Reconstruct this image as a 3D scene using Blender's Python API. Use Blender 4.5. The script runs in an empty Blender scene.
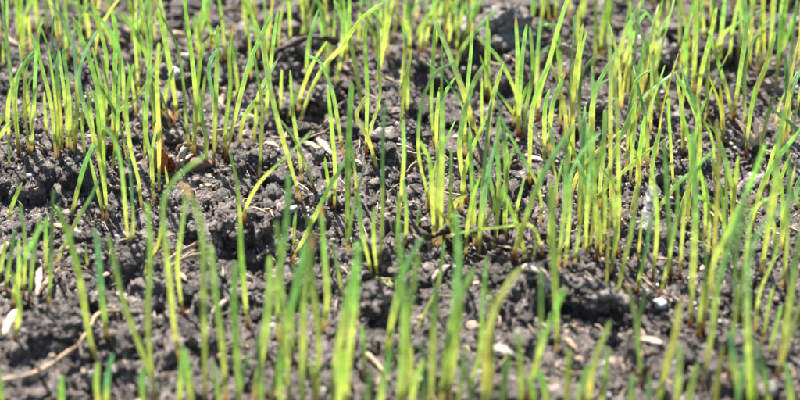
import bpy, math, random
import numpy as np
from mathutils import Vector, Matrix

random.seed(11)
rng = np.random.default_rng(11)
SC = bpy.context.scene
COL = SC.collection
MM = 0.001                                  # every length below is in millimetres

# ------------------------------------------------------------------ camera
PITCH = math.radians(33)
DIST = 500.0
LENS, SENSOR = 100.0, 36.0
CAM = np.array([0.0, -DIST * math.cos(PITCH), DIST * math.sin(PITCH)])
FWD = np.array([0.0, math.cos(PITCH), -math.sin(PITCH)])
RIGHT = np.array([1.0, 0.0, 0.0])
UP = np.array([0.0, math.sin(PITCH), math.cos(PITCH)])
cd = bpy.data.cameras.new('camera')
cam = bpy.data.objects.new('camera', cd)
COL.objects.link(cam)
cd.lens, cd.sensor_width = LENS, SENSOR
cd.clip_start, cd.clip_end = 0.02, 50.0
cam.location = CAM * MM
cam.rotation_euler = (math.pi / 2 - PITCH, 0, 0)
cd.dof.use_dof = True
cd.dof.focus_distance = 0.500
cd.dof.aperture_fstop = 12.0
cd.dof.aperture_blades = 0
SC.camera = cam

# ------------------------------------------------------------------ sky, sun, exposure
SUN_EL, SUN_AZ = math.radians(51), math.radians(-28)      # azimuth from +Y (behind the scene), negative = left
world = bpy.data.worlds.new('World')
SC.world = world
world.use_nodes = True
wn = world.node_tree
sky = wn.nodes.new('ShaderNodeTexSky')
sky.sky_type = 'NISHITA'
sky.sun_disc = False
sky.sun_elevation = SUN_EL
sky.sun_rotation = SUN_AZ
wn.links.new(sky.outputs[0], wn.nodes['Background'].inputs[0])
wn.nodes['Background'].inputs[1].default_value = 0.075
sl = bpy.data.lights.new('sun', 'SUN')
sl.energy = 5.0
sl.angle = math.radians(0.55)
sl.color = (1.0, 0.95, 0.86)
sun = bpy.data.objects.new('sun', sl)
COL.objects.link(sun)
sd = Vector((math.sin(SUN_AZ) * math.cos(SUN_EL), math.cos(SUN_AZ) * math.cos(SUN_EL), math.sin(SUN_EL)))
sun.rotation_euler = sd.to_track_quat('Z', 'Y').to_euler()
sun.location = sd * 2
SC.view_settings.view_transform = 'Standard'
SC.view_settings.look = 'None'
SC.view_settings.gamma = 1.0
SC.view_settings.exposure = 1.83
SC.render.engine = 'CYCLES'
SC.cycles.max_bounces = 8
SC.cycles.use_denoising = True


# ------------------------------------------------------------------ numpy noise
def _hash(ix, iy, iz, seed):
    n = (ix.astype(np.int64) * 374761393 + iy.astype(np.int64) * 668265263 + iz.astype(np.int64) * 2147483647 + seed * 1274126177) & 0xFFFFFFFF
    n = ((n ^ (n >> 13)) * 1274126177) & 0xFFFFFFFF
    n = n ^ (n >> 16)
    return (n & 0xFFFFFF) / float(0xFFFFFF) * 2 - 1


def vnoise(x, y, z=None, seed=0):
    x = np.asarray(x, float); y = np.asarray(y, float)
    z = np.zeros_like(x) if z is None else np.asarray(z, float)
    xi, yi, zi = np.floor(x), np.floor(y), np.floor(z)
    fx, fy, fz = x - xi, y - yi, z - zi
    fx, fy, fz = [f * f * f * (f * (f * 6 - 15) + 10) for f in (fx, fy, fz)]
    xi, yi, zi = xi.astype(np.int64), yi.astype(np.int64), zi.astype(np.int64)
    out = 0
    for dx in (0, 1):
        for dy in (0, 1):
            for dz in (0, 1):
                w = (fx if dx else 1 - fx) * (fy if dy else 1 - fy) * (fz if dz else 1 - fz)
                out = out + w * _hash(xi + dx, yi + dy, zi + dz, seed)
    return out


def fbm(x, y, z=None, octaves=4, seed=0, gain=0.5):
    a, f, s = 1.0, 1.0, 0
    for o in range(octaves):
        s = s + a * vnoise(np.asarray(x) * f, np.asarray(y) * f, None if z is None else np.asarray(z) * f, seed + o * 17)
        a *= gain; f *= 2.03
    return s


# ------------------------------------------------------------------ pixels to places (photo pixels, 800 x 400)
def ray(px, py):
    k = SENSOR / LENS / 800.0
    d = FWD + RIGHT * (px - 400) * k - UP * (py - 200) * k
    return d / np.linalg.norm(d)


def flat(px, py):
    d = ray(px, py)
    return CAM + d * (-CAM[2] / d[2])


def project(p):
    v = np.asarray(p) - CAM
    d = v @ FWD
    k = SENSOR / LENS / 800.0
    return 400 + (v @ RIGHT) / d / k, 200 - (v @ UP) / d / k, d


# ------------------------------------------------------------------ soil height field
STEP = 0.45
core_x = np.arange(-128, 128.01, STEP)
core_y = np.arange(-104, 130.01, STEP)


def widen(c, far):
    out, s, v = [], STEP, c
    sg = 1 if far > c else -1
    while abs(v) < abs(far):
        s *= 1.16
        v = v + sg * s
        out.append(v)
    return out


GX = np.array(list(reversed(widen(core_x[0], -4000))) + list(core_x) + widen(core_x[-1], 4000))
GY = np.array(list(reversed(widen(core_y[0], -4000))) + list(core_y) + widen(core_y[-1], 6000))
X, Y = np.meshgrid(GX, GY)
WX = X + 1.7 * fbm(X / 5.0, Y / 5.0, seed=3, octaves=4, gain=0.72)
WY = Y + 1.7 * fbm(X / 5.0, Y / 5.0, seed=31, octaves=4, gain=0.72)
H = 2.4 * fbm(X / 38, Y / 38, seed=5, octaves=2) + 0.9 * fbm(X / 9, Y / 9, seed=9, octaves=3)
FADE = np.clip((300 - np.hypot(X, Y)) / 120, 0.15, 1)
H *= FADE
# mounds (+) and hollows (-) seen in the photograph: px, py, radius x, radius y, height
for px, py, rx, ry, hh in [
        (497, 40, 13, 9, 5.5), (505, 90, 12, 5, -5), (312, 112, 9, 5, -6), (318, 96, 9, 5, 2.5), (262, 262, 6, 6, -7), (45, 196, 26, 12, -2.0), (70, 166, 26, 9, 1.2),
        (225, 235, 7, 6, 3.5), (137, 262, 7, 6, 3), (578, 297, 14, 7, 3.5), (575, 322, 12, 5, -3), (205, 195, 12, 6, 2), (225, 185, 9, 6, -1.5),
        (70, 320, 14, 6, -4), (30, 345, 14, 8, 3.5), (100, 375, 7, 8, -5), (130, 380, 6, 7, -3), (415, 80, 8, 5, -5), (40, 100, 14, 5, -4.5), (165, 72, 6, 6, 1.5),
        (330, 240, 6, 6, -6), (280, 300, 8, 5, -4), (340, 180, 14, 10, 1.5), (640, 55, 18, 8, 1.5), (690, 360, 22, 8, 1), (655, 345, 10, 5, -2), (380, 310, 7, 5, 1.5),
        (650, 290, 20, 5, -2.5), (440, 255, 16, 5, -3), (250, 75, 12, 6, -2), (230, 60, 10, 5, 1.8), (480, 300, 14, 9, 1.4), (30, 250, 14, 8, -1), (515, 350, 8, 6, -3)]:
    c = flat(px, py)
    hh = hh * (1.05 if hh < 0 else 1.1)
    H += hh * np.exp(-(((WX - c[0]) / rx) ** 2 + ((WY - c[1]) / ry) ** 2))


def caps(n, rlo, rhi, power, seed):
    g = np.random.default_rng(seed)
    under = H.copy()
    cx = g.uniform(-127, 127, n); cy = g.uniform(-103, 129, n)
    rr = rlo * (rhi / rlo) ** (g.random(n) ** power)
    for x, y, r, e, a in zip(cx, cy, rr, g.uniform(0.7, 1.45, n), g.uniform(0, math.pi, n)):
        m = r * 1.6 + 3.5
        i0, i1 = np.searchsorted(GX, [x - m, x + m]); j0, j1 = np.searchsorted(GY, [y - m, y + m])
        if i1 <= i0 or j1 <= j0:
            continue
        wx, wy = WX[j0:j1, i0:i1] - x, WY[j0:j1, i0:i1] - y
        u, v = wx * math.cos(a) + wy * math.sin(a), -wx * math.sin(a) + wy * math.cos(a)
        d2 = (u * e) ** 2 + (v / e) ** 2
        cap = np.sqrt(np.clip(r * r - d2, 0, None))
        h0 = under[(j0 + j1) // 2, (i0 + i1) // 2]
        top = np.where(d2 < r * r, h0 + cap * 0.78 - r * 0.38, -1e9)
        H[j0:j1, i0:i1] = np.maximum(H[j0:j1, i0:i1], top)


caps(60, 6.0, 10.0, 1.3, 4)
caps(420, 2.6, 6.5, 1.5, 1)
caps(1500, 1.5, 3.6, 1.4, 2)
core = (np.abs(X) < 128.5) & (Y > -104.5) & (Y < 130.5)
H += np.where(core, 0.42 * fbm(X / 2.1, Y / 2.1, seed=77, octaves=3, gain=0.75), 0)


def height(x, y):
    x = np.clip(x, GX[0] + 1e-6, GX[-1] - 1e-6); y = np.clip(y, GY[0] + 1e-6, GY[-1] - 1e-6)
    i = np.clip(np.searchsorted(GX, x) - 1, 0, len(GX) - 2); j = np.clip(np.searchsorted(GY, y) - 1, 0, len(GY) - 2)
    fx = (x - GX[i]) / (GX[i + 1] - GX[i]); fy = (y - GY[j]) / (GY[j + 1] - GY[j])
    return (H[j, i] * (1 - fx) + H[j, i + 1] * fx) * (1 - fy) + (H[j + 1, i] * (1 - fx) + H[j + 1, i + 1] * fx) * fy


def ground(px, py):
    """first point of the soil met by the sight line through a photo pixel"""
    d = ray(px, py)
    t0 = (16 - CAM[2]) / d[2]; t1 = (-16 - CAM[2]) / d[2]
    ts = np.linspace(t0, t1, 260)
    P = CAM + d * ts[:, None]
    below = P[:, 2] < height(P[:, 0], P[:, 1])
    k = int(np.argmax(below)) if below.any() else 259
    p = P[k].copy()
    p[2] = float(height(p[0], p[1]))
    return p


# ------------------------------------------------------------------ materials
def mat(name):
    m = bpy.data.materials.new(name)
    m.use_nodes = True
    nt = m.node_tree
    return m, nt, nt.nodes['Principled BSDF'], nt.nodes['Material Output']


def node(nt, kind, **kw):
    n = nt.nodes.new(kind)
    for k, v in kw.items():
        if k.startswith('i_'):
            key = k[2:]
            n.inputs[int(key) if key.isdigit() else key].default_value = v
        else:
            setattr(n, k, v)
    return n


def ramp(nt, stops):
    r = nt.nodes.new('ShaderNodeValToRGB')
    el = r.color_ramp.elements
    while len(el) < len(stops):
        el.new(0.5)
    for e, (p, c) in zip(el, stops):
        e.position = p
        e.color = (*c, 1)
    return r


def soil_mat(name, stops, rough=(0.22, 0.75), spec=0.65, bump=1.0):
    m, nt, bs, out = mat(name)
    co = node(nt, 'ShaderNodeTexCoord')
    n1 = node(nt, 'ShaderNodeTexNoise', i_Scale=310.0, i_Detail=6.0, i_Roughness=0.62)
    n2 = node(nt, 'ShaderNodeTexNoise', i_Scale=1900.0, i_Detail=3.0, i_Roughness=0.6)
    geo = node(nt, 'ShaderNodeNewGeometry')
    for n in (n1, n2):
        nt.links.new(co.outputs['Object'], n.inputs['Vector'])
    a = node(nt, 'ShaderNodeMath', operation='MULTIPLY_ADD', i_1=0.62, i_2=0.0)
    nt.links.new(n1.outputs['Fac'], a.inputs[0])
    b = node(nt, 'ShaderNodeMath', operation='MULTIPLY_ADD', i_1=0.28)
    nt.links.new(n2.outputs['Fac'], b.inputs[0]); nt.links.new(a.outputs[0], b.inputs[2])
    c = node(nt, 'ShaderNodeMath', operation='MULTIPLY_ADD', i_1=0.24)
    n2.inputs['Scale'].default_value = 1500.0
    nt.links.new(geo.outputs['Random Per Island'], c.inputs[0]); nt.links.new(b.outputs[0], c.inputs[2])
    r = ramp(nt, stops)
    nt.links.new(c.outputs[0], r.inputs[0])
    nt.links.new(r.outputs[0], bs.inputs['Base Color'])
    rr = node(nt, 'ShaderNodeMapRange', i_1=0.35, i_2=0.65, i_3=rough[0], i_4=rough[1])
    nt.links.new(n2.outputs['Fac'], rr.inputs[0])
    nt.links.new(rr.outputs[0], bs.inputs['Roughness'])
    bs.inputs['Specular IOR Level'].default_value = spec
    n3 = node(nt, 'ShaderNodeTexNoise', i_Scale=1300.0, i_Detail=5.0, i_Roughness=0.7)
    nt.links.new(co.outputs['Object'], n3.inputs['Vector'])
    bp = node(nt, 'ShaderNodeBump', i_Strength=bump, i_Distance=0.0014)
    nt.links.new(n3.outputs['Fac'], bp.inputs['Height'])
    nt.links.new(bp.outputs[0], bs.inputs['Normal'])
    return m


SOIL = soil_mat('soil', [(0.41, (0.014, 0.010, 0.0085)), (0.53, (0.052, 0.0385, 0.0325)), (0.62, (0.140, 0.108, 0.095)), (0.73, (0.36, 0.295, 0.265))])
CRUMB = soil_mat('crumb', [(0.38, (0.012, 0.009, 0.0075)), (0.53, (0.052, 0.038, 0.032)), (0.64, (0.150, 0.117, 0.103)), (0.77, (0.42, 0.35, 0.315))])
DRYSOIL = soil_mat('dry clod', [(0.40, (0.05, 0.043, 0.039)), (0.54, (0.13, 0.115, 0.107)), (0.65, (0.25, 0.225, 0.21)), (0.79, (0.45, 0.41, 0.385))], spec=0.3, rough=(0.5, 0.9))
FLAKE = soil_mat('chips', [(0.40, (0.08, 0.048, 0.03)), (0.55, (0.24, 0.165, 0.11)), (0.74, (0.45, 0.36, 0.28))], rough=(0.5, 0.8), spec=0.3, bump=0.4)
GRAIN = soil_mat('mineral grain', [(0.25, (0.12, 0.11, 0.11)), (0.5, (0.30, 0.29, 0.30)), (0.8, (0.62, 0.60, 0.58))], rough=(0.12, 0.5), spec=0.6, bump=0.15)


def plain_mat(name, stops, scale=700.0, stretch=(1, 1, 1), rough=0.65, spec=0.35, bump=0.3, translucent=0.0):
    m, nt, bs, out = mat(name)
    co = node(nt, 'ShaderNodeTexCoord')
    oi = node(nt, 'ShaderNodeObjectInfo')
    mp = node(nt, 'ShaderNodeMapping')
    mp.inputs['Scale'].default_value = stretch
    nt.links.new(co.outputs['Object'], mp.inputs[0])
    n = node(nt, 'ShaderNodeTexNoise', i_Scale=scale, i_Detail=5.0, i_Roughness=0.6)
    nt.links.new(mp.outputs[0], n.inputs['Vector'])
    a = node(nt, 'ShaderNodeMath', operation='MULTIPLY_ADD', i_1=0.25, i_2=-0.12)
    nt.links.new(oi.outputs['Random'], a.inputs[0])
    b = node(nt, 'ShaderNodeMath', operation='ADD')
    nt.links.new(n.outputs['Fac'], b.inputs[0]); nt.links.new(a.outputs[0], b.inputs[1])
    r = ramp(nt, stops)
    nt.links.new(b.outputs[0], r.inputs[0])
    nt.links.new(r.outputs[0], bs.inputs['Base Color'])
    bs.inputs['Roughness'].default_value = rough
    bs.inputs['Specular IOR Level'].default_value = spec
    bp = node(nt, 'ShaderNodeBump', i_Strength=bump, i_Distance=0.0004)
    nt.links.new(n.outputs['Fac'], bp.inputs['Height'])
    nt.links.new(bp.outputs[0], bs.inputs['Normal'])
    if translucent:
        tr = node(nt, 'ShaderNodeBsdfTranslucent')
        nt.links.new(r.outputs[0], tr.inputs[0])
        mx = node(nt, 'ShaderNodeMixShader', i_0=translucent)
        nt.links.new(bs.outputs[0], mx.inputs[1]); nt.links.new(tr.outputs[0], mx.inputs[2])
        nt.links.new(mx.outputs[0], out.inputs[0])
    return m


M = {
    'husk': plain_mat('tan husk', [(0.32, (0.09, 0.055, 0.035)), (0.45, (0.28, 0.19, 0.12)), (0.7, (0.46, 0.34, 0.23))], 420, (1, 2, 2), bump=0.8, translucent=0.15),
    'pale': plain_mat('pale husk', [(0.34, (0.10, 0.07, 0.05)), (0.46, (0.30, 0.23, 0.17)), (0.72, (0.50, 0.41, 0.33))], 420, (1, 2, 2), bump=0.8, translucent=0.15),
    'straw': plain_mat('straw', [(0.3, (0.18, 0.12, 0.07)), (0.5, (0.38, 0.28, 0.17)), (0.7, (0.50, 0.39, 0.26))], 400, (1, 8, 8)),
    'bark': plain_mat('bark', [(0.3, (0.012, 0.007, 0.005)), (0.5, (0.04, 0.024, 0.018)), (0.7, (0.11, 0.075, 0.06))], 700, (1, 3, 3), bump=0.6),
    'brownroot': plain_mat('brown root', [(0.3, (0.018, 0.010, 0.008)), (0.5, (0.055, 0.033, 0.025)), (0.7, (0.13, 0.085, 0.068))], 600, (1, 3, 3), bump=0.6),
    'root': plain_mat('tan root', [(0.3, (0.16, 0.10, 0.055)), (0.5, (0.34, 0.23, 0.14)), (0.7, (0.46, 0.33, 0.21))], 350, (1, 1, 1), bump=0.6),
    'rust': plain_mat('rust scale', [(0.3, (0.09, 0.020, 0.008)), (0.5, (0.27, 0.075, 0.025)), (0.7, (0.42, 0.17, 0.07))], 500, (1, 3, 3), rough=0.4, translucent=0.35),
    'nut': plain_mat('brown shell', [(0.3, (0.02, 0.009, 0.006)), (0.5, (0.06, 0.026, 0.016)), (0.7, (0.15, 0.085, 0.06))], 400, bump=0.7),
    'white': plain_mat('white stone', [(0.34, (0.09, 0.075, 0.06)), (0.48, (0.27, 0.245, 0.215)), (0.72, (0.46, 0.43, 0.39))], 420, rough=0.6, bump=0.8),
    'grey': plain_mat('grey stone', [(0.3, (0.12, 0.12, 0.13)), (0.5, (0.26, 0.26, 0.27)), (0.7, (0.45, 0.45, 0.46))], 600, rough=0.5),
    'tan': plain_mat('tan stone', [(0.32, (0.10, 0.065, 0.045)), (0.46, (0.28, 0.19, 0.13)), (0.7, (0.46, 0.34, 0.26))], 420, rough=0.6, bump=0.8),
    'shred': plain_mat('white shred', [(0.3, (0.62, 0.63, 0.62)), (0.6, (0.86, 0.87, 0.87))], 500, rough=0.3, translucent=0.6),
    'bract': plain_mat('straw-white bract', [(0.3, (0.42, 0.34, 0.25)), (0.5, (0.62, 0.53, 0.42)), (0.7, (0.75, 0.67, 0.56))], 420, (1, 3, 3), translucent=0.45),
    'dry': plain_mat('dry grey leaf', [(0.3, (0.10, 0.08, 0.055)), (0.5, (0.25, 0.20, 0.14)), (0.7, (0.45, 0.38, 0.29))], 500, (1, 5, 5), translucent=0.3),
}


def leaf_mat():
    m, nt, bs, out = mat('grass leaf')
    at = node(nt, 'ShaderNodeAttribute', attribute_name='tint')
    co = node(nt, 'ShaderNodeTexCoord')
    uv = node(nt, 'ShaderNodeAttribute', attribute_name='vein')
    n = node(nt, 'ShaderNodeTexNoise', i_Scale=420.0, i_Detail=4.0, i_Roughness=0.6)
    nt.links.new(co.outputs['Object'], n.inputs['Vector'])
    hv = node(nt, 'ShaderNodeMapRange', i_1=0.3, i_2=0.7, i_3=0.72, i_4=1.22)
    nt.links.new(n.outputs['Fac'], hv.inputs[0])
    # fine veins along the blade
    sn = node(nt, 'ShaderNodeMath', operation='SINE')
    nt.links.new(uv.outputs['Fac'], sn.inputs[0])
    vm = node(nt, 'ShaderNodeMath', operation='MULTIPLY_ADD', i_1=0.10, i_2=0.95)
    nt.links.new(sn.outputs[0], vm.inputs[0])
    pm = node(nt, 'ShaderNodeMath', operation='MULTIPLY')
    nt.links.new(hv.outputs[0], pm.inputs[0]); nt.links.new(vm.outputs[0], pm.inputs[1])
    mul = node(nt, 'ShaderNodeVectorMath', operation='SCALE')
    nt.links.new(at.outputs['Color'], mul.inputs[0]); nt.links.new(pm.outputs[0], mul.inputs['Scale'])
    nt.links.new(mul.outputs[0], bs.inputs['Base Color'])
    bs.inputs['Roughness'].default_value = 0.29
    bs.inputs['Specular IOR Level'].default_value = 0.6
    bp = node(nt, 'ShaderNodeBump', i_Strength=0.12, i_Distance=0.00006)
    nt.links.new(sn.outputs[0], bp.inputs['Height'])
    nt.links.new(bp.outputs[0], bs.inputs['Normal'])
    tr = node(nt, 'ShaderNodeBsdfTranslucent')
    tc = node(nt, 'ShaderNodeVectorMath', operation='MULTIPLY')
    tc.inputs[1].default_value = (1.45, 1.4, 1.3)
    nt.links.new(mul.outputs[0], tc.inputs[0])
    nt.links.new(tc.outputs[0], tr.inputs[0])
    mx = node(nt, 'ShaderNodeMixShader', i_0=0.70)
    nt.links.new(bs.outputs[0], mx.inputs[1]); nt.links.new(tr.outputs[0], mx.inputs[2])
    nt.links.new(mx.outputs[0], out.inputs[0])
    return m


LEAF = leaf_mat()
_nt = M['shred'].node_tree                                   # a thin see-through film
_out = _nt.nodes['Material Output']
_src = _out.inputs[0].links[0].from_socket
_tp = node(_nt, 'ShaderNodeBsdfTransparent')
_mx = node(_nt, 'ShaderNodeMixShader', i_0=0.80)
_nt.links.new(_src, _mx.inputs[1]); _nt.links.new(_tp.outputs[0], _mx.inputs[2]); _nt.links.new(_mx.outputs[0], _out.inputs[0])


# ------------------------------------------------------------------ mesh helpers
def mesh_np(name, V, F, material, smooth=True):
    """V in mm (n,3); F (m,3) or (m,4)"""
    me = bpy.data.meshes.new(name)
    V = np.asarray(V, np.float32) * MM
    F = np.asarray(F, np.int32)
    k = F.shape[1]
    me.vertices.add(len(V)); me.vertices.foreach_set('co', V.ravel())
    me.loops.add(F.size); me.loops.foreach_set('vertex_index', F.ravel())
    me.polygons.add(len(F)); me.polygons.foreach_set('loop_start', np.arange(0, F.size, k, dtype=np.int32))
    me.polygons.foreach_set('loop_total', np.full(len(F), k, np.int32))
    me.polygons.foreach_set('use_smooth', np.full(len(F), smooth))
    me.materials.append(material)
    me.update(calc_edges=True)
    me.validate()
    return me


def link(name, me, parent=None, loc=(0, 0, 0)):
    o = bpy.data.objects.new(name, me)
    COL.objects.link(o)
    if parent is not None:
        o.parent = parent
    o.location = np.asarray(loc, float) * MM
    return o


def tag(o, label, cat, group=None, kind=None):
    if label: o['label'] = label
    if cat: o['category'] = cat
    if group: o['group'] = group
    if kind: o['kind'] = kind
    return o


def empty(name, loc):
    o = bpy.data.objects.new(name, None)
    o.empty_display_size = 0.002
    COL.objects.link(o)
    o.location = np.asarray(loc, float) * MM
    return o


def ico(sub):
    import bmesh
    b = bmesh.new()
    bmesh.ops.create_icosphere(b, subdivisions=sub, radius=1.0)
    b.verts.ensure_lookup_table()
    V = np.array([v.co[:] for v in b.verts]); F = np.array([[v.index for v in f.verts] for f in b.faces])
    b.free()
    return V, F


ICO = {k: ico(k) for k in (1, 2, 3, 4, 5)}


def catmull(P, n):
    P = np.asarray(P, float)
    if len(P) == 2:
        return P[0] + (P[1] - P[0]) * np.linspace(0, 1, n)[:, None]
    Q = np.vstack([2 * P[0] - P[1], P, 2 * P[-1] - P[-2]])
    seg = np.linalg.norm(np.diff(P, axis=0), axis=1)
    cum = np.concatenate([[0], np.cumsum(seg)])
    out = []
    for s in np.linspace(0, cum[-1], n):
        i = min(int(np.searchsorted(cum, s, side='right')) - 1, len(P) - 2)
        t = (s - cum[i]) / max(seg[i], 1e-9)
        p0, p1, p2, p3 = Q[i:i + 4]
        out.append(0.5 * (2 * p1 + (p2 - p0) * t + (2 * p0 - 5 * p1 + 4 * p2 - p3) * t * t + (3 * p1 - p0 - 3 * p2 + p3) * t ** 3))
    return np.array(out)


def frames(C, side0):
    T = np.gradient(C, axis=0)
    T /= np.linalg.norm(T, axis=1)[:, None] + 1e-12
    S = np.zeros_like(C); s = np.asarray(side0, float)
    for i in range(len(C)):
        s = s - T[i] * (s @ T[i])
        if np.linalg.norm(s) < 1e-6:
            s = np.cross(T[i], [0.3, 0.5, 0.8])
        s = s / np.linalg.norm(s)
        S[i] = s
    return T, S, np.cross(T, S)


def sweep(C, prof, W, D, side0=(1, 0, 0), twist=None, jitter=0.0, seed=0):
    """closed tube: profile (k,2) scaled by W (across) and D (deep) at each ring, ends capped by a point"""
    T, S, N = frames(C, side0)
    n, k = len(C), len(prof)
    tw = np.zeros(n) if twist is None else twist
    V = np.zeros((n, k, 3))
    for i in range(n):
        c, s = math.cos(tw[i]), math.sin(tw[i])
        a = S[i] * c + N[i] * s; b = -S[i] * s + N[i] * c
        V[i] = C[i] + prof[:, :1] * W[i] * a + prof[:, 1:] * D[i] * b
    V = V.reshape(-1, 3)
    if jitter:
        V = V + jitter * np.stack([vnoise(V[:, 0] * 0.9 + 5 * j, V[:, 1] * 0.9, V[:, 2] * 0.9, seed + j) for j in range(3)], 1)
    V = np.vstack([V, C[0], C[-1]])
    F = []
    for i in range(n - 1):
        for j in range(k):
            a, b = i * k + j, i * k + (j + 1) % k
            F.append((a, b, b + k)); F.append((a, b + k, a + k))
    e0, e1 = n * k, n * k + 1
    for j in range(k):
        F.append((e0, (j + 1) % k, j)); F.append((e1, (n - 1) * k + j, (n - 1) * k + (j + 1) % k))
    return V, np.array(F)


CIRC = lambda k: np.array([(math.cos(2 * math.pi * i / k), math.sin(2 * math.pi * i / k)) for i in range(k)])
# channelled leaf section: rounded back, shallow groove in front
LEAFSEC = np.array([(-1, 0.55), (-0.72, -0.25), (-0.28, -0.62), (0.28, -0.62), (0.72, -0.25), (1, 0.55), (0.5, 0.30), (0, 0.05), (-0.5, 0.30)])

# ------------------------------------------------------------------ the ground
ny, nx = H.shape
idx = np.arange(nx * ny).reshape(ny, nx)
F = np.stack([idx[:-1, :-1], idx[:-1, 1:], idx[1:, 1:], idx[1:, :-1]], -1).reshape(-1, 4)
gy_, gx_ = np.gradient(H, GY, GX)
NN = np.stack([-gx_, -gy_, np.ones_like(H)], -1)
SLOPE = np.linalg.norm(NN, axis=-1)
NN /= SLOPE[..., None]
PP = np.stack([X, Y, H], -1)
rel = 0.55 * fbm(X / 1.9, Y / 1.9, H / 1.9, octaves=3, seed=123, gain=0.7)
PP = PP + NN * (np.where(core, rel, 0))[..., None]
soil = link('ground', mesh_np('ground', PP.reshape(-1, 3), F, SOIL))
tag(soil, 'dark damp crumbly garden soil', 'soil', kind='structure')

CRUMBS = []                 # filled below, after the things that keep their place clear
KEEP = []                   # (x, y, r) of things the crumbs must not bury


def scatter(name, n, rlo, rhi, power, sub, material, label, cat, seed, lift=0.15, squash=(0.6, 1.0), box=(-126, 126, -100, 128), rough=0.35):
    g = np.random.default_rng(seed)
    V0, F0 = ICO[sub]
    x = g.uniform(box[0], box[1], 3 * n); y = g.uniform(box[2], box[3], 3 * n)
    st = SLOPE[np.clip(np.searchsorted(GY, y), 0, len(GY) - 1), np.clip(np.searchsorted(GX, x), 0, len(GX) - 1)]
    # steep faces carry as many crumbs as level ones
    pick = g.choice(3 * n, n, replace=False, p=np.minimum(st, 4) / np.minimum(st, 4).sum())
    x, y = x[pick], y[pick]
    r = rlo * (rhi / rlo) ** (g.random(n) ** power)
    # clumps: crumbs gather where a slow noise is high
    keep = vnoise(x / 14, y / 14, seed=seed) + 0.9 * vnoise(x / 5, y / 5, seed=seed + 4) > g.uniform(-1.5, 0.7, n)
    if KEEP:
        K = np.array(KEEP)
        for kx, ky, kr in K:
            keep &= (x - kx) ** 2 + (y - ky) ** 2 > (kr + r) ** 2
    x, y, r = x[keep], y[keep], r[keep]
    n = len(x)
    nv = len(V0)
    A = g.normal(size=(n, 3, 3))
    Q, _ = np.linalg.qr(A)
    sc = np.stack([g.uniform(0.7, 1.25, n), g.uniform(0.7, 1.25, n), g.uniform(squash[0], squash[1], n)], 1)
    if sub > 1:                                      # lumpy aggregates
        q = V0[None] * np.ones((n, 1, 1)) + g.uniform(0, 900, (n, 1, 3))
        f = 1.6
        rad = 1 + rough * sum(vnoise(q[..., 0] * f * k, q[..., 1] * f * k, q[..., 2] * f * k, seed) * a for k, a in ((1, 1.0), (2.3, 0.8), (4.6, 0.5)))
    else:
        rad = 1 + rough * g.uniform(-1, 1, (n, nv))
    P = np.einsum('nij,vj->nvi', Q, V0) * rad[:, :, None] * sc[:, None, :] * r[:, None, None]
    base = np.stack([x, y, height(x, y) + r * lift], 1)
    P = P + base[:, None, :]
    Fs = F0[None] + (np.arange(n) * nv)[:, None, None]
    o = link(name, mesh_np(name, P.reshape(-1, 3), Fs.reshape(-1, 3), material, smooth=(sub > 1)))
    return tag(o, label, cat, kind='stuff')


# ------------------------------------------------------------------ debris lying on the soil
MARKS = []                  # landmarks for the sprouts' labels: (px, py, phrase)


def mark(px, py, phrase):
    if phrase:
        MARKS.append((px, py, phrase))


def spot(o, c, r):
    KEEP.append((c[0], c[1], r))
    return o


def pebble(px, py, size, m, label, cat='pebble', name='pebble', phrase=None, flat_=0.7, aspect=1.25, sub=3, rough=0.22, sink=0.25, group=None, ang=None, bury=True):
    """size: width across in photo pixels"""
    c = ground(px, py)
    ppm = 800 / (SENSOR / LENS) / (project(c)[2])
    r = size / ppm / 2 * (1.0 if name == 'soil_clod' else 0.82)
    g = np.random.default_rng(int(px * 7 + py * 13))
    V, F = ICO[sub]
    V = V.copy(); s = g.integers(0, 999)
    V *= (1 + rough * fbm(V[:, 0] * 1.5 + s, V[:, 1] * 1.5, V[:, 2] * 1.5, octaves=3, seed=int(s)))[:, None]
    V = V * np.array([r * aspect ** 0.5, r / aspect ** 0.5, r * flat_])
    a = g.uniform(0, 6.28) if ang is None else ang
    R = np.array(Matrix.Rotation(a, 3, 'Z') @ Matrix.Rotation(g.uniform(-0.3, 0.3), 3, 'X'))
    V = V @ R.T
    c = c + np.array([0, 0, r * flat_ * (1 - 2 * sink) * 0.8])
    o = link(name, mesh_np(name, V, F, M[m] if isinstance(m, str) else m), loc=c)
    mark(px, py, phrase)
    if bury: spot(o, c, r * 0.8)
    return tag(o, label, cat, group)


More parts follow.
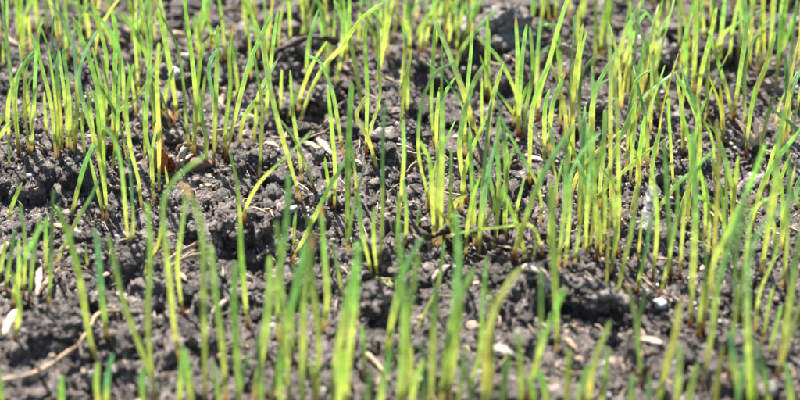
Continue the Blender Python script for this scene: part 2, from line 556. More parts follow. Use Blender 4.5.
def husk(p0, p1, wpx, m, label, cat='husk', name='seed_husk', phrase=None, lift=0.5, deep=0.6, group=None, lift1=0.0):
    """pointed, grooved seed husk lying from pixel p0 to p1"""
    a, b = ground(*p0), ground(*p1)
    mid = (a + b) / 2
    mid[2] = max(mid[2], float(height(mid[0], mid[1])))
    ppm = 800 / (SENSOR / LENS) / (project(mid)[2])
    w = wpx / ppm / 2 * 1.12
    a = a + [0, 0, lift + 0.35 + w * deep * 0.6]; b = b + [0, 0, lift + lift1 + w * deep * 0.6]
    mid = (a + b) / 2 + [0, 0, 0.25 * w]
    C = catmull([a - mid, (0, 0, 0), b - mid], 13)
    t = np.linspace(0, 1, 13)
    W = w * np.clip(np.sin(math.pi * (0.03 + 0.94 * t ** 0.85)), 0.06, 1) ** 0.75
    sec = np.array([(-1, 0.1), (-0.75, 0.7), (-0.3, 0.95), (0, 0.72), (0.3, 0.95), (0.75, 0.7), (1, 0.1), (0.7, -0.6), (0, -0.8), (-0.7, -0.6)])
    d = b - a
    side = np.cross(d, [0, 0, 1.0])
    V, F = sweep(C, sec[::-1], W, W * deep, side, jitter=0.30 * w, seed=int(p0[0]))
    root = link(name, mesh_np(name, V, F, M[m]), loc=mid)
    mark(*((np.array(p0) + np.array(p1)) / 2), phrase)
    for q in (0.25, 0.5, 0.75):
        spot(root, a + (b - a) * q, w * 0.9)
    return tag(root, label, cat, group)


def stem(pts, wpx, m, label, cat, name, phrase=None, lift=1.0, lifts=None, taper=(1, 0.7), k=8, n=26, rough=0.25, flat_=0.85, parent=None, knots=0, keep=True):
    P = []
    for i, p in enumerate(pts):
        g = ground(*p)
        P.append(g + [0, 0, lift + (lifts[i] if lifts else 0)])
    P = np.array(P)
    if len(P) > 2 and not lifts:                       # a stiff stem bridges the hollows
        z = P[:, 2].copy()
        for _ in range(2):
            z[1:-1] = np.maximum(z[1:-1], (z[:-2] + z[2:]) / 2)
        P[:, 2] = z
    ppm = 800 / (SENSOR / LENS) / (project(P.mean(0))[2])
    w = wpx / ppm / 2
    C = catmull(P, n)
    C[:, 2] = np.maximum(C[:, 2], height(C[:, 0], C[:, 1]) + 0.25 * w)
    o0 = C[0].copy() if parent is None else np.asarray(parent.location) / MM
    t = np.linspace(0, 1, n)
    s = int(pts[0][0] * 3 + pts[0][1])
    W = w * (taper[0] + (taper[1] - taper[0]) * t) * (1 + rough * fbm(t * n * 0.5, t * 0 + s, octaves=2, seed=s))
    W[0] *= 0.7; W[-1] *= 0.5
    V, F = sweep(C - o0, CIRC(k), W, W * flat_, (0, 0, 1), jitter=rough * w * 0.6, seed=s)
    o = link(name, mesh_np(name, V, F, M[m]), parent=parent, loc=o0 if parent is None else (0, 0, 0))
    if keep:
        for c in C[::3]:
            spot(o, c, w * 0.8)
    if parent is None:
        mark(*pts[len(pts) // 2], phrase)
        tag(o, label, cat)
    return o


# clods of earth that stand out
CLOD = SOIL
for px, py, s, fl, asp, label, ph in [
        (499, 36, 58, 0.75, 1.25, 'big pale grey crumbly soil clod near the top edge', 'big grey clod'),
        (374, 304, 30, 0.75, 1.2, 'rounded smooth brown clod in front of the lying green leaf', 'rounded brown clod'),
        (584, 296, 54, 0.5, 1.7, 'wide blurred grey clod beside the bent white chip', 'wide grey clod'),
        (226, 232, 30, 0.8, 1.1, 'knobbly dark clod behind the blurred blades, beside a dark hole', 'knobbly dark clod'),
        (137, 258, 24, 0.8, 1.1, 'small rough clod in front of the red-based pair of sprouts', 'small rough clod'),
        (267, 128, 18, 0.85, 1.1, 'small dark upright clod between the lying leaf and pale seeds', None),
        (322, 100, 34, 0.55, 1.8, 'dark overhanging clod roofing a black hole', 'overhanging dark clod'),
        (38, 330, 34, 0.6, 1.4, 'blurred brown clod above the curved tan root', None),
        (196, 340, 26, 0.6, 1.3, 'blurred grey clod between foreground blades, below the pale straws', None),
        (655, 62, 36, 0.5, 1.6, 'low dark clod below the arched pair of blades', None),
        (70, 322, 22, 0.6, 1.2, 'small dark clod left of the blurred foreground blade over the root', None)]:
    dry = label.startswith('big pale')
    cl = pebble(px, py, s, DRYSOIL if dry else CLOD, label, 'clod', 'soil_clod', ph, fl, asp, sub=5, rough=0.42, sink=0.42, bury=False)
    me = cl.data
    V = np.zeros(len(me.vertices) * 3, np.float32); me.vertices.foreach_get('co', V); V = V.reshape(-1, 3) / MM
    nr = np.zeros(len(me.vertices) * 3, np.float32); me.vertices.foreach_get('normal', nr); nr = nr.reshape(-1, 3)
    V = V + nr * (0.9 * fbm(V[:, 0] / 2.6 + px, V[:, 1] / 2.6, V[:, 2] / 2.6, octaves=4, seed=int(px), gain=0.65))[:, None]
    me.vertices.foreach_set('co', (V * MM).astype(np.float32).ravel()); me.update()
    gg = np.random.default_rng(int(px)); Vc, Fc = ICO[1]
    up = np.nonzero(nr[:, 2] > -0.35)[0]
    pick = gg.choice(up, 260)
    rr = 0.22 * (1.1 / 0.22) ** (gg.random(260) ** 1.8)
    Pc = Vc[None] * (1 + 0.4 * gg.uniform(-1, 1, (260, len(Vc))))[..., None] * rr[:, None, None] + V[pick][:, None, :]
    lay = link('clinging_crumbs', mesh_np('clinging_crumbs', Pc.reshape(-1, 3), (Fc[None] + (np.arange(260) * len(Vc))[:, None, None]).reshape(-1, 3), DRYSOIL if dry else CRUMB, smooth=False), parent=cl)
    lay['kind'] = 'stuff'

# twigs and roots
stem([(268, 66), (276, 68), (284, 70), (293, 73), (310, 79), (325, 83), (332, 85), (339, 88)], 6.2, 'bark', 'dark knotted twig lying behind the grass near the top', 'twig', 'twig', 'dark twig', lift=0.3, lifts=[-0.5, 3.6, 5.8, 7.6, 10.4, 12.1, 12.3, 12.0], taper=(0.55, 1.3), rough=0.5)
tw = stem([(392, 222), (405, 231), (416, 238), (428, 247), (446, 250), (470, 249), (502, 253)], 8.5, 'brownroot', 'dark brown forked root lying across the middle, in front of thin green stems', 'root', 'root', 'forked brown root', lift=2.4, taper=(0.9, 1.0), rough=0.5)
stem([(467, 152), (473, 170), (483, 192), (488, 210), (497, 228), (503, 240), (498, 264)], 6.5, 'brownroot', None, None, 'branch', lift=2.2, lifts=[9, 7.5, 5, 3, 1, 0, 0], taper=(0.6, 1.2), rough=0.55, parent=tw)
stem([(-8, 389), (16, 385), (38, 378), (58, 369), (78, 354), (90, 335), (100, 328), (122, 317)], 5.0, 'root', 'smooth curved tan root in the lower left corner', 'root', 'root', 'curved tan root', lift=1.4, taper=(1.0, 0.8), rough=0.4, n=44)
stem([(167, 270), (182, 260), (200, 250)], 5.9, 'straw', 'pale flat straw, uppermost of the straws behind the blurred blades', 'straw', 'straw', 'uppermost pale straw', lift=2.0, flat_=0.45, taper=(1, 0.8))
stem([(172, 275), (186, 268), (208, 261)], 5.2, 'straw', 'thin pale straw just below the uppermost straw', 'straw', 'straw', None, lift=2.0, flat_=0.45)
stem([(150, 264), (166, 259), (182, 256)], 4.5, 'straw', 'short pale straw left of the uppermost straw', 'straw', 'straw', None, lift=2.0, flat_=0.45)
stem([(366, 358), (377, 369), (390, 385)], 6.5, 'straw', 'blurred tan straw slanting down to meet another at its lower end', 'straw', 'straw', 'slanting tan straw', lift=1.0, flat_=0.6)
stem([(357, 395), (372, 391), (389, 386)], 7.0, 'straw', 'thick blurred straw at the bottom edge, lower of the meeting pair', 'straw', 'straw', None, lift=1.0, flat_=0.6)
stem([(284, 174), (292, 170), (302, 167)], 4.7, 'straw', 'short pale straw under the long slanting green blade', 'straw', 'straw', None, flat_=0.5)
stem([(217, 136), (228, 134), (240, 130)], 5.2, 'straw', 'tan straw chip behind the red-based sprouts, left of a lying leaf', 'straw', 'straw', 'tan straw chip', flat_=0.5)
stem([(247, 168), (254, 176), (262, 186)], 3.5, 'bark', 'thin brown stalk scrap below the pale seeds', 'stalk', 'stalk', None)
stem([(178, 151), (190, 149), (203, 151)], 5.2, 'straw', 'pale curved straw above the brown shell', 'straw', 'straw', None, flat_=0.5)
stem([(405, 178), (414, 172), (425, 166)], 5.5, 'husk', 'flat tan bark strip slanting beside the bowed sprout', 'bark strip', 'bark_strip', 'tan bark strip', flat_=0.3)
stem([(657, 262), (667, 264), (680, 268)], 3.0, 'straw', 'thin tan straw behind the blurred red-based sprouts', 'straw', 'straw', None)
stem([(700, 211), (708, 215), (714, 220)], 3.2, 'straw', 'short pale straw beside the blue-green upright blade', 'straw', 'straw', None)
stem([(620, 222), (624, 227), (628, 232)], 2.6, 'straw', 'tiny tan straw among crowded stems', 'straw', 'straw', None)
stem([(64, 273), (76, 275), (92, 276)], 2.6, 'nut', 'thin brown stalk right of the standing white husk', 'stalk', 'stalk', None)
stem([(37, 147), (42, 151), (47, 154)], 3.0, 'straw', 'small straw scrap in front of the left cluster of sprouts', 'straw', 'straw', None)
stem([(8, 44), (20, 50), (33, 46)], 8.0, 'tan', 'large blurred tan bark piece behind the leftmost sprouts', 'bark piece', 'bark_piece', 'blurred tan bark piece', flat_=0.5)

for p, w, m, label in [
        ([(452, 210), (460, 206), (470, 208)], 3.2, 'straw', 'short bent straw between stems behind the forked root'),
        ([(508, 170), (516, 166), (527, 167)], 3.2, 'straw', 'thin straw left of the flat tan husk'),
        ([(386, 214), (394, 211), (402, 214)], 3.0, 'straw', 'short straw left of the forked root'),
        ([(343, 223), (352, 227), (363, 226)], 3.0, 'straw', 'thin straw lying between the tall middle blades'),
        ([(310, 208), (320, 214), (333, 214)], 3.0, 'nut', 'thin brown stalk right of the blue-white pebble'),
        ([(620, 150), (628, 156), (640, 155)], 3.0, 'straw', 'thin straw under the crowded right stems'),
        ([(700, 160), (712, 163), (722, 159)], 3.4, 'straw', 'pale straw left of the feathery dry husk'),
        ([(735, 205), (744, 211), (757, 210)], 3.2, 'straw', 'pale straw between the right leaning blades'),
        ([(770, 232), (778, 238), (790, 238)], 3.2, 'straw', 'pale straw near the right edge behind the blurred blades'),
        ([(596, 232), (604, 236), (613, 234)], 2.8, 'straw', 'thin straw at the feet of the crowded right stems'),
        ([(150, 172), (157, 180), (160, 188)], 2.8, 'nut', 'thin brown stalk left of the rusty bud scale'),
        ([(110, 190), (118, 195), (127, 193)], 3.0, 'straw', 'thin straw between the left tall sprouts'),
        ([(440, 300), (452, 303), (462, 299)], 3.6, 'straw', 'blurred straw below the pale pinkish husk'),
        ([(690, 243), (700, 247), (712, 245)], 3.0, 'straw', 'thin straw behind the blurred right blades'),
        ([(222, 352), (236, 346), (252, 348)], 4.4, 'straw', 'blurred tan straw right of the blurred tan pebble'),
        ([(560, 372), (574, 378), (590, 376)], 4.4, 'straw', 'blurred tan straw below the tan shell-like stone')]:
    stem(p, w, m, label, 'stalk' if m == 'nut' else 'straw', 'stalk' if m == 'nut' else 'straw', flat_=0.5, rough=0.4, taper=(1, 0.6), n=16)

# husks and seeds
husk((303, 147), (320, 152), 7, 'husk', 'tan seed husk lying left of the white slanting husk', phrase=None)
husk((317, 143), (333, 159), 7.5, 'pale', 'white slanting seed husk behind the tall middle blade', phrase='white slanting husk')
husk((350, 164), (363, 167), 6, 'pale', 'pale husk flat behind the hooked sprout', phrase=None)
husk((41, 266), (38, 301), 7, 'pale', 'long white husk standing upright among the left red-based sprouts', phrase='standing white husk', lift=0.8)
husk((60, 274), (36, 302), 6.5, 'husk', 'tan husk leaning across the foot of the standing white husk', phrase=None, lift=1.0)
husk((54, 229), (68, 233), 6.5, 'husk', 'tan husk at the foot of the long slanting sprout', phrase=None)
husk((66, 233), (81, 236), 6.5, 'pale', 'pale husk right of the slanting sprout, under the blurred blade', phrase=None)
husk((58, 256), (76, 250), 8, 'pale', 'pale split husk above the standing white husk', phrase=None)
husk((212, 317), (227, 304), 6.5, 'pale', 'pale blurred husk between two foreground blades', phrase='pale blurred husk')
husk((432, 284), (452, 266), 7.5, 'pale', 'pale pinkish seed husk in front of the forked brown root', phrase='pale pinkish husk')
husk((219, 111), (224, 96), 7, 'husk', 'tan seed wedged between sprouts behind the brown shell', phrase=None)
husk((241, 141), (246, 132), 5.5, 'husk', 'small round tan seed beside the tan straw chip', phrase=None)
husk((265, 148), (279, 150), 6, 'tan', 'flat pinkish tan husk below the small upright clod', phrase=None)
husk((303, 145), (312, 149), 5, 'pale', 'tiny pale husk touching the tan husk', phrase=None)
husk((529, 160), (546, 166), 6.5, 'tan', 'flat tan husk in front of the brown-based cluster', phrase='flat tan husk')
husk((677, 146), (696, 145), 7, 'tan', 'pale tan husk behind the thin leaning stems on the right', phrase='pale tan husk')
husk((640, 343), (665, 348), 9, 'tan', 'wide orange tan flake casting a dark shadow', phrase='orange tan flake', deep=0.5)
husk((565, 343), (577, 356), 6, 'husk', 'small curved tan husk below the tan shell piece', phrase=None, lift=0.8)
husk((487, 350), (513, 361), 11, 'pale', 'large pale flake in a hollow at the lower middle', phrase='large pale flake', deep=0.45)
husk((452, 142), (462, 141), 7, 'tan', 'round tan seed behind the thick hooked blade', phrase=None)
husk((88, 142), (97, 139), 6, 'pale', 'pale husk half hidden behind the left cluster', phrase=None)
husk((172, 38), (188, 41), 9, 'tan', 'blurred tan husk behind the pair of crossing blades', phrase='blurred tan husk')
husk((180, 60), (196, 62), 8, 'pale', 'blurred pale husk behind the tall bright blade', phrase=None)
husk((120, 30), (131, 38), 8, 'pale', 'blurred pale husk at the top left between blades', phrase=None)
husk((640, 140), (652, 143), 5, 'pale', 'pale husk behind the white shred', phrase=None)
husk((10, 247), (-4, 262), 8, 'tan', 'blurred tan husk at the left edge', phrase=None)
husk((18, 315), (4, 338), 10, 'tan', 'broad blurred tan husk at the left edge above the curved root', phrase='broad tan husk')
husk((200, 191), (214, 189), 6, 'tan', 'tan chip below the small white pebble', phrase=None)
husk((110, 278), (100, 281), 6, 'pale', 'pale chip crossed by a blurred foreground blade', phrase=None)
husk((176, 276), (188, 285), 6, 'husk', 'tan husk below the pale straws', phrase=None)
husk((388, 278), (400, 276), 6, 'pale', 'pale husk beside the lying green leaf', phrase=None)
husk((700, 276), (706, 268), 5, 'pale', 'pale husk behind the right foreground blades', phrase=None)
husk((118, 297), (128, 303), 8, 'pale', 'pale blurred chip beside the fuzzy left foreground blade', phrase=None)
husk((505, 233), (498, 226), 4, 'pale', 'small pale seed right of the forked root', phrase=None)

# bent white chip: two plates meeting at an angle
chip = empty('bark_chip', ground(535, 287))
tag(chip, 'bent white root chip lying in front of the middle sprouts', 'chip')
mark(535, 287, 'bent white chip')
for p0, p1, w in (((521, 276), (545, 283), 11), ((542, 281), (551, 306), 10)):
    h = husk(p0, p1, w, 'pale', None, None, 'plate', lift=1.6, deep=0.5)
    h.location -= chip.location
    h.parent = chip

# stones
for px, py, s, m, label, ph in [
        (210, 178, 10, 'white', 'small round white pebble in front of the brown shell', 'small white pebble'),
        (174, 76, 20, 'grey', 'pale grey rough stone behind the left grass', 'pale grey stone'),
        (128, 111, 16, 'white', 'white stone half hidden behind the left clump', 'white stone'),
        (186, 58, 11, 'white', 'blurred white pebble beside the pale grey stone', None),
        (97, 42, 10, 'white', 'blurred white pebble behind the bright curved blade', None),
        (252, 37, 9, 'white', 'white pebble behind the crossing blades at the top', 'white pebble by the crossing blades'),
        (305, 73, 11, 'white', 'bright white pebble below the dark twig', 'bright white pebble'),
        (345, 69, 9, 'tan', 'brown pebble behind the long arching blade', None),
        (142, 86, 8, 'nut', 'reddish brown pebble behind the left clump', None),
        (64, 107, 7, 'tan', 'pinkish pebble deep in the left clump', None),
        (220, 82, 6, 'grey', 'small grey pebble below the blurred pale husk', None),
        (222, 357, 11, 'tan', 'blurred tan pebble between foreground blades', 'blurred tan pebble'),
        (273, 327, 10, 'white', 'blurred white pebble touching a foreground blade', None),
        (223, 304, 10, 'white', 'white pebble above the pale blurred husk', None),
        (322, 364, 13, 'tan', 'blurred cream stone between two foreground clumps', 'blurred cream stone'),
        (324, 391, 9, 'white', 'white pebble below the blurred cream stone', None),
        (378, 341, 10, 'white', 'white pebble in front of the rounded brown clod', 'white pebble by the rounded clod'),
        (490, 300, 10, 'white', 'white pebble just above the large pale flake', None),
        (473, 328, 15, 'tan', 'blurred pinkish tan stone behind the foreground blades', 'pinkish tan stone'),
        (422, 381, 9, 'tan', 'cream pebble among the lower middle blades', None),
        (567, 298, 9, 'white', 'white pebble on the wide grey clod', None),
        (578, 325, 15, 'tan', 'tan shell-like stone below the wide grey clod', 'tan shell-like stone'),
        (566, 334, 9, 'tan', 'small tan pebble left of the tan shell-like stone', None),
        (660, 306, 17, 'grey', 'blurred grey pebble above the orange tan flake', 'blurred grey pebble'),
        (612, 363, 12, 'tan', 'blurred tan pebble left of the pale dead sprout', None),
        (723, 324, 13, 'white', 'pale oval pebble between the right foreground blades', 'pale oval pebble'),
        (769, 392, 26, 'white', 'large blurred white stone at the bottom right edge', 'large white stone'),
        (790, 341, 9, 'white', 'white pebble near the right edge', None),
        (744, 369, 10, 'grey', 'pale bluish pebble behind the right foreground blades', None),
        (776, 300, 8, 'tan', 'cream pebble between stems near the right edge', None),
        (675, 47, 8, 'grey', 'blurred grey pebble right of the arched blades', None),
        (627, 43, 7, 'tan', 'blurred tan pebble between the arched blades', None),
        (294, 211, 13, 'white', 'pale blue-white pebble in a hollow behind foreground blades', 'blue-white pebble'),
        (266, 253, 9, 'tan', 'tan pebble at the rim of a dark hole', None),
        (536, 147, 9, 'tan', 'tan pebble at the foot of the brown-based cluster', None),
        (527, 157, 7, 'white', 'tiny white pebble left of the flat tan husk', None),
        (424, 221, 7, 'tan', 'tan pebble between stems behind the forked root', None),
        (84, 372, 9, 'tan', 'blurred cream pebble below the curved tan root', None),
        (52, 357, 9, 'tan', 'blurred cream pebble above the curved tan root', None),
        (84, 328, 8, 'white', 'blurred cream pebble touching the blurred foreground blade', None),
        (62, 325, 7, 'grey', 'blurred grey pebble left of the cream pebble', None),
        (30, 177, 8, 'grey', 'dark grey pebble on the ridge in front of the left sprouts', None),
        (189, 313, 12, 'tan', 'blurred cream stone between two tall foreground blades', None),
        (122, 366, 12, 'tan', 'blurred tan stone beside the leftmost foreground shadow', None),
        (117, 237, 6, 'grey', 'tiny blue-grey pebble near the red-based pair', None),
        (345, 191, 6, 'tan', 'small tan pebble behind the tall middle blade', None),
        (372, 158, 7, 'tan', 'flat tan pebble right of the hooked sprout', None),
        (694, 305, 8, 'grey', 'blurred grey pebble at the foot of the right stems', None),
        (505, 330, 7, 'nut', 'reddish pebble beside the large pale flake', None),
        (480, 373, 8, 'grey', 'blurred pale grey pebble at the bottom middle', None),
        (420, 319, 8, 'tan', 'cream pebble beside the thin yellow stem', None)]:
    pebble(px, py, s, m, label, phrase=ph)

# brown shell with a pale band, and a rusty bud scale
sh = pebble(196, 168, 30, 'nut', 'brown nut shell fragment with pale flank behind red-based sprouts', 'shell', 'nut_shell', 'brown shell', 0.6, 1.9, ang=0.15)
husk((181, 170), (194, 161), 5, 'pale', 'pale pinkish husk lying on the left end of the brown shell', phrase=None, lift=1.6)


def sheet(name, pts, material, parent=None, thick=0.15):
    """thin curled sheet with real thickness; pts (rows, cols, 3) in mm about its origin"""
    r, c, _ = pts.shape
    du = np.gradient(pts, axis=0); dv = np.gradient(pts, axis=1)
    nn = np.cross(du, dv); nn /= np.linalg.norm(nn, axis=2)[:, :, None] + 1e-9
    V = np.vstack([(pts + nn * thick / 2).reshape(-1, 3), (pts - nn * thick / 2).reshape(-1, 3)])
    i = np.arange(r * c).reshape(r, c)
    q = np.stack([i[:-1, :-1], i[:-1, 1:], i[1:, 1:], i[1:, :-1]], -1).reshape(-1, 4)
    Fs = [q, q[:, ::-1] + r * c]
    ring = np.concatenate([i[0, :], i[1:, -1], i[-1, -2::-1], i[-2:0:-1, 0]])
    nxt = np.roll(ring, -1)
    Fs.append(np.stack([nxt, ring, ring + r * c, nxt + r * c], -1))
    return mesh_np(name, V, np.vstack(Fs), material)


def scale_leaf(w, h, curl, m, name, seed, tip=0.5, wob=0.3):
    u = np.linspace(0, 1, 12)[:, None]; v = np.linspace(-1, 1, 9)[None, :]
    ww = w / 2 * np.clip(np.sin(math.pi * (0.12 + 0.84 * u)), 0.05, 1) ** tip
    x = ww * v
    y = -curl * (1 - v ** 2) * ww + 0 * u
    z = h * u + 0 * v
    P = np.stack(np.broadcast_arrays(x, y, z), -1).copy()
    P += wob * np.stack([fbm(P[..., 0] / 1.2 + seed, P[..., 1] / 1.2, P[..., 2] / 1.2, octaves=2, seed=seed + k) for k in range(3)], -1)
    return sheet(name, P, M[m])


b = ground(166, 172)
bud = empty('bud_scale', b)
tag(bud, 'rusty brown dried bud scale with pale papery wings standing in the soil', 'bud scale')
mark(166, 165, 'rusty bud scale')
for m, w, h, dx, dy, rz, rx, nm in (('rust', 3.2, 7.6, 0, -0.6, 0.5, 0.05, 'scale'), ('rust', 2.4, 5.6, 1.2, -0.2, -0.7, 0.1, 'scale'), ('pale', 3.4, 7.8, -2.2, 1.1, 0.8, -0.1, 'papery_wing'), ('pale', 2.6, 6.4, 2.8, 1.3, -0.9, -0.25, 'papery_wing')):
    o = link(nm, scale_leaf(w, h, 0.8, m, nm, int(w * 10)), parent=bud, loc=(dx, dy, -0.6))
    o.rotation_euler = (rx, 0.12 * (1 if dx > 0 else -1), rz)
KEEP.append((b[0], b[1], 3))
husk((168, 117), (176, 133), 5, 'rust', 'dark red bud leaning behind the rusty bud scale', 'bud', 'bud', lift=1.4)

# feathery dry husk on the right
b = ground(757, 151)
fh = empty('dry_husk', b)
tag(fh, 'feathery straw-white dry husk with spread bracts beside a brown stem', 'husk')
mark(757, 150, 'feathery dry husk')
ppm0 = 800 / (SENSOR / LENS) / project(b)[2]
for i, (tx, ty, w) in enumerate(((731, 114, 6), (739, 122, 7.5), (746, 134, 7), (752, 120, 6), (734, 130, 5), (755, 128, 5.5))):
    tip = np.array([(tx - 757) / ppm0, -3.0 + 0.5 * i, (151 - ty) / ppm0 / math.cos(PITCH)])
    C = catmull([(0.1 * i, 0.1 * i, -0.3), tip * 0.5 + np.array([0, -0.4, 0.6]), tip], 12)
    t = np.linspace(0, 1, 12)
    W = w / ppm0 / 2 * np.clip(np.sin(math.pi * (0.1 + 0.88 * t)), 0.05, 1) ** 0.8
    V, F = sweep(C, LEAFSEC, W, W * 0.3, (0.6, 0, 0.8))
    link('bract', mesh_np('bract', V, F, M['bract']), parent=fh)

# white translucent shred hanging between stems
b = ground(647, 232)
ppm0 = 800 / (SENSOR / LENS) / project(b)[2]
sh_root = empty('plant_shred', b)
tag(sh_root, 'white translucent papery shred hanging between stems right of centre', 'shred')
mark(647, 195, 'white papery shred')
for i, (dx, z0, w, h, rz) in enumerate(((-0.6, 0, 2.4, 13, 0.3), (0.7, 2.5, 2.0, 11, -0.5), (0.2, 1.0, 1.6, 14, 1.2), (-0.2, 4, 1.3, 9, 0.8), (0.5, 0.5, 1.2, 8, -1.1))):
    o = link('film', scale_leaf(w, h, 0.5, 'shred', 'film', 40 + i, tip=0.7, wob=1.1), parent=sh_root, loc=(dx, 0.4 * i, z0 - 0.6))
    o.rotation_euler = (0.05, 0.08 - 0.05 * i, rz)


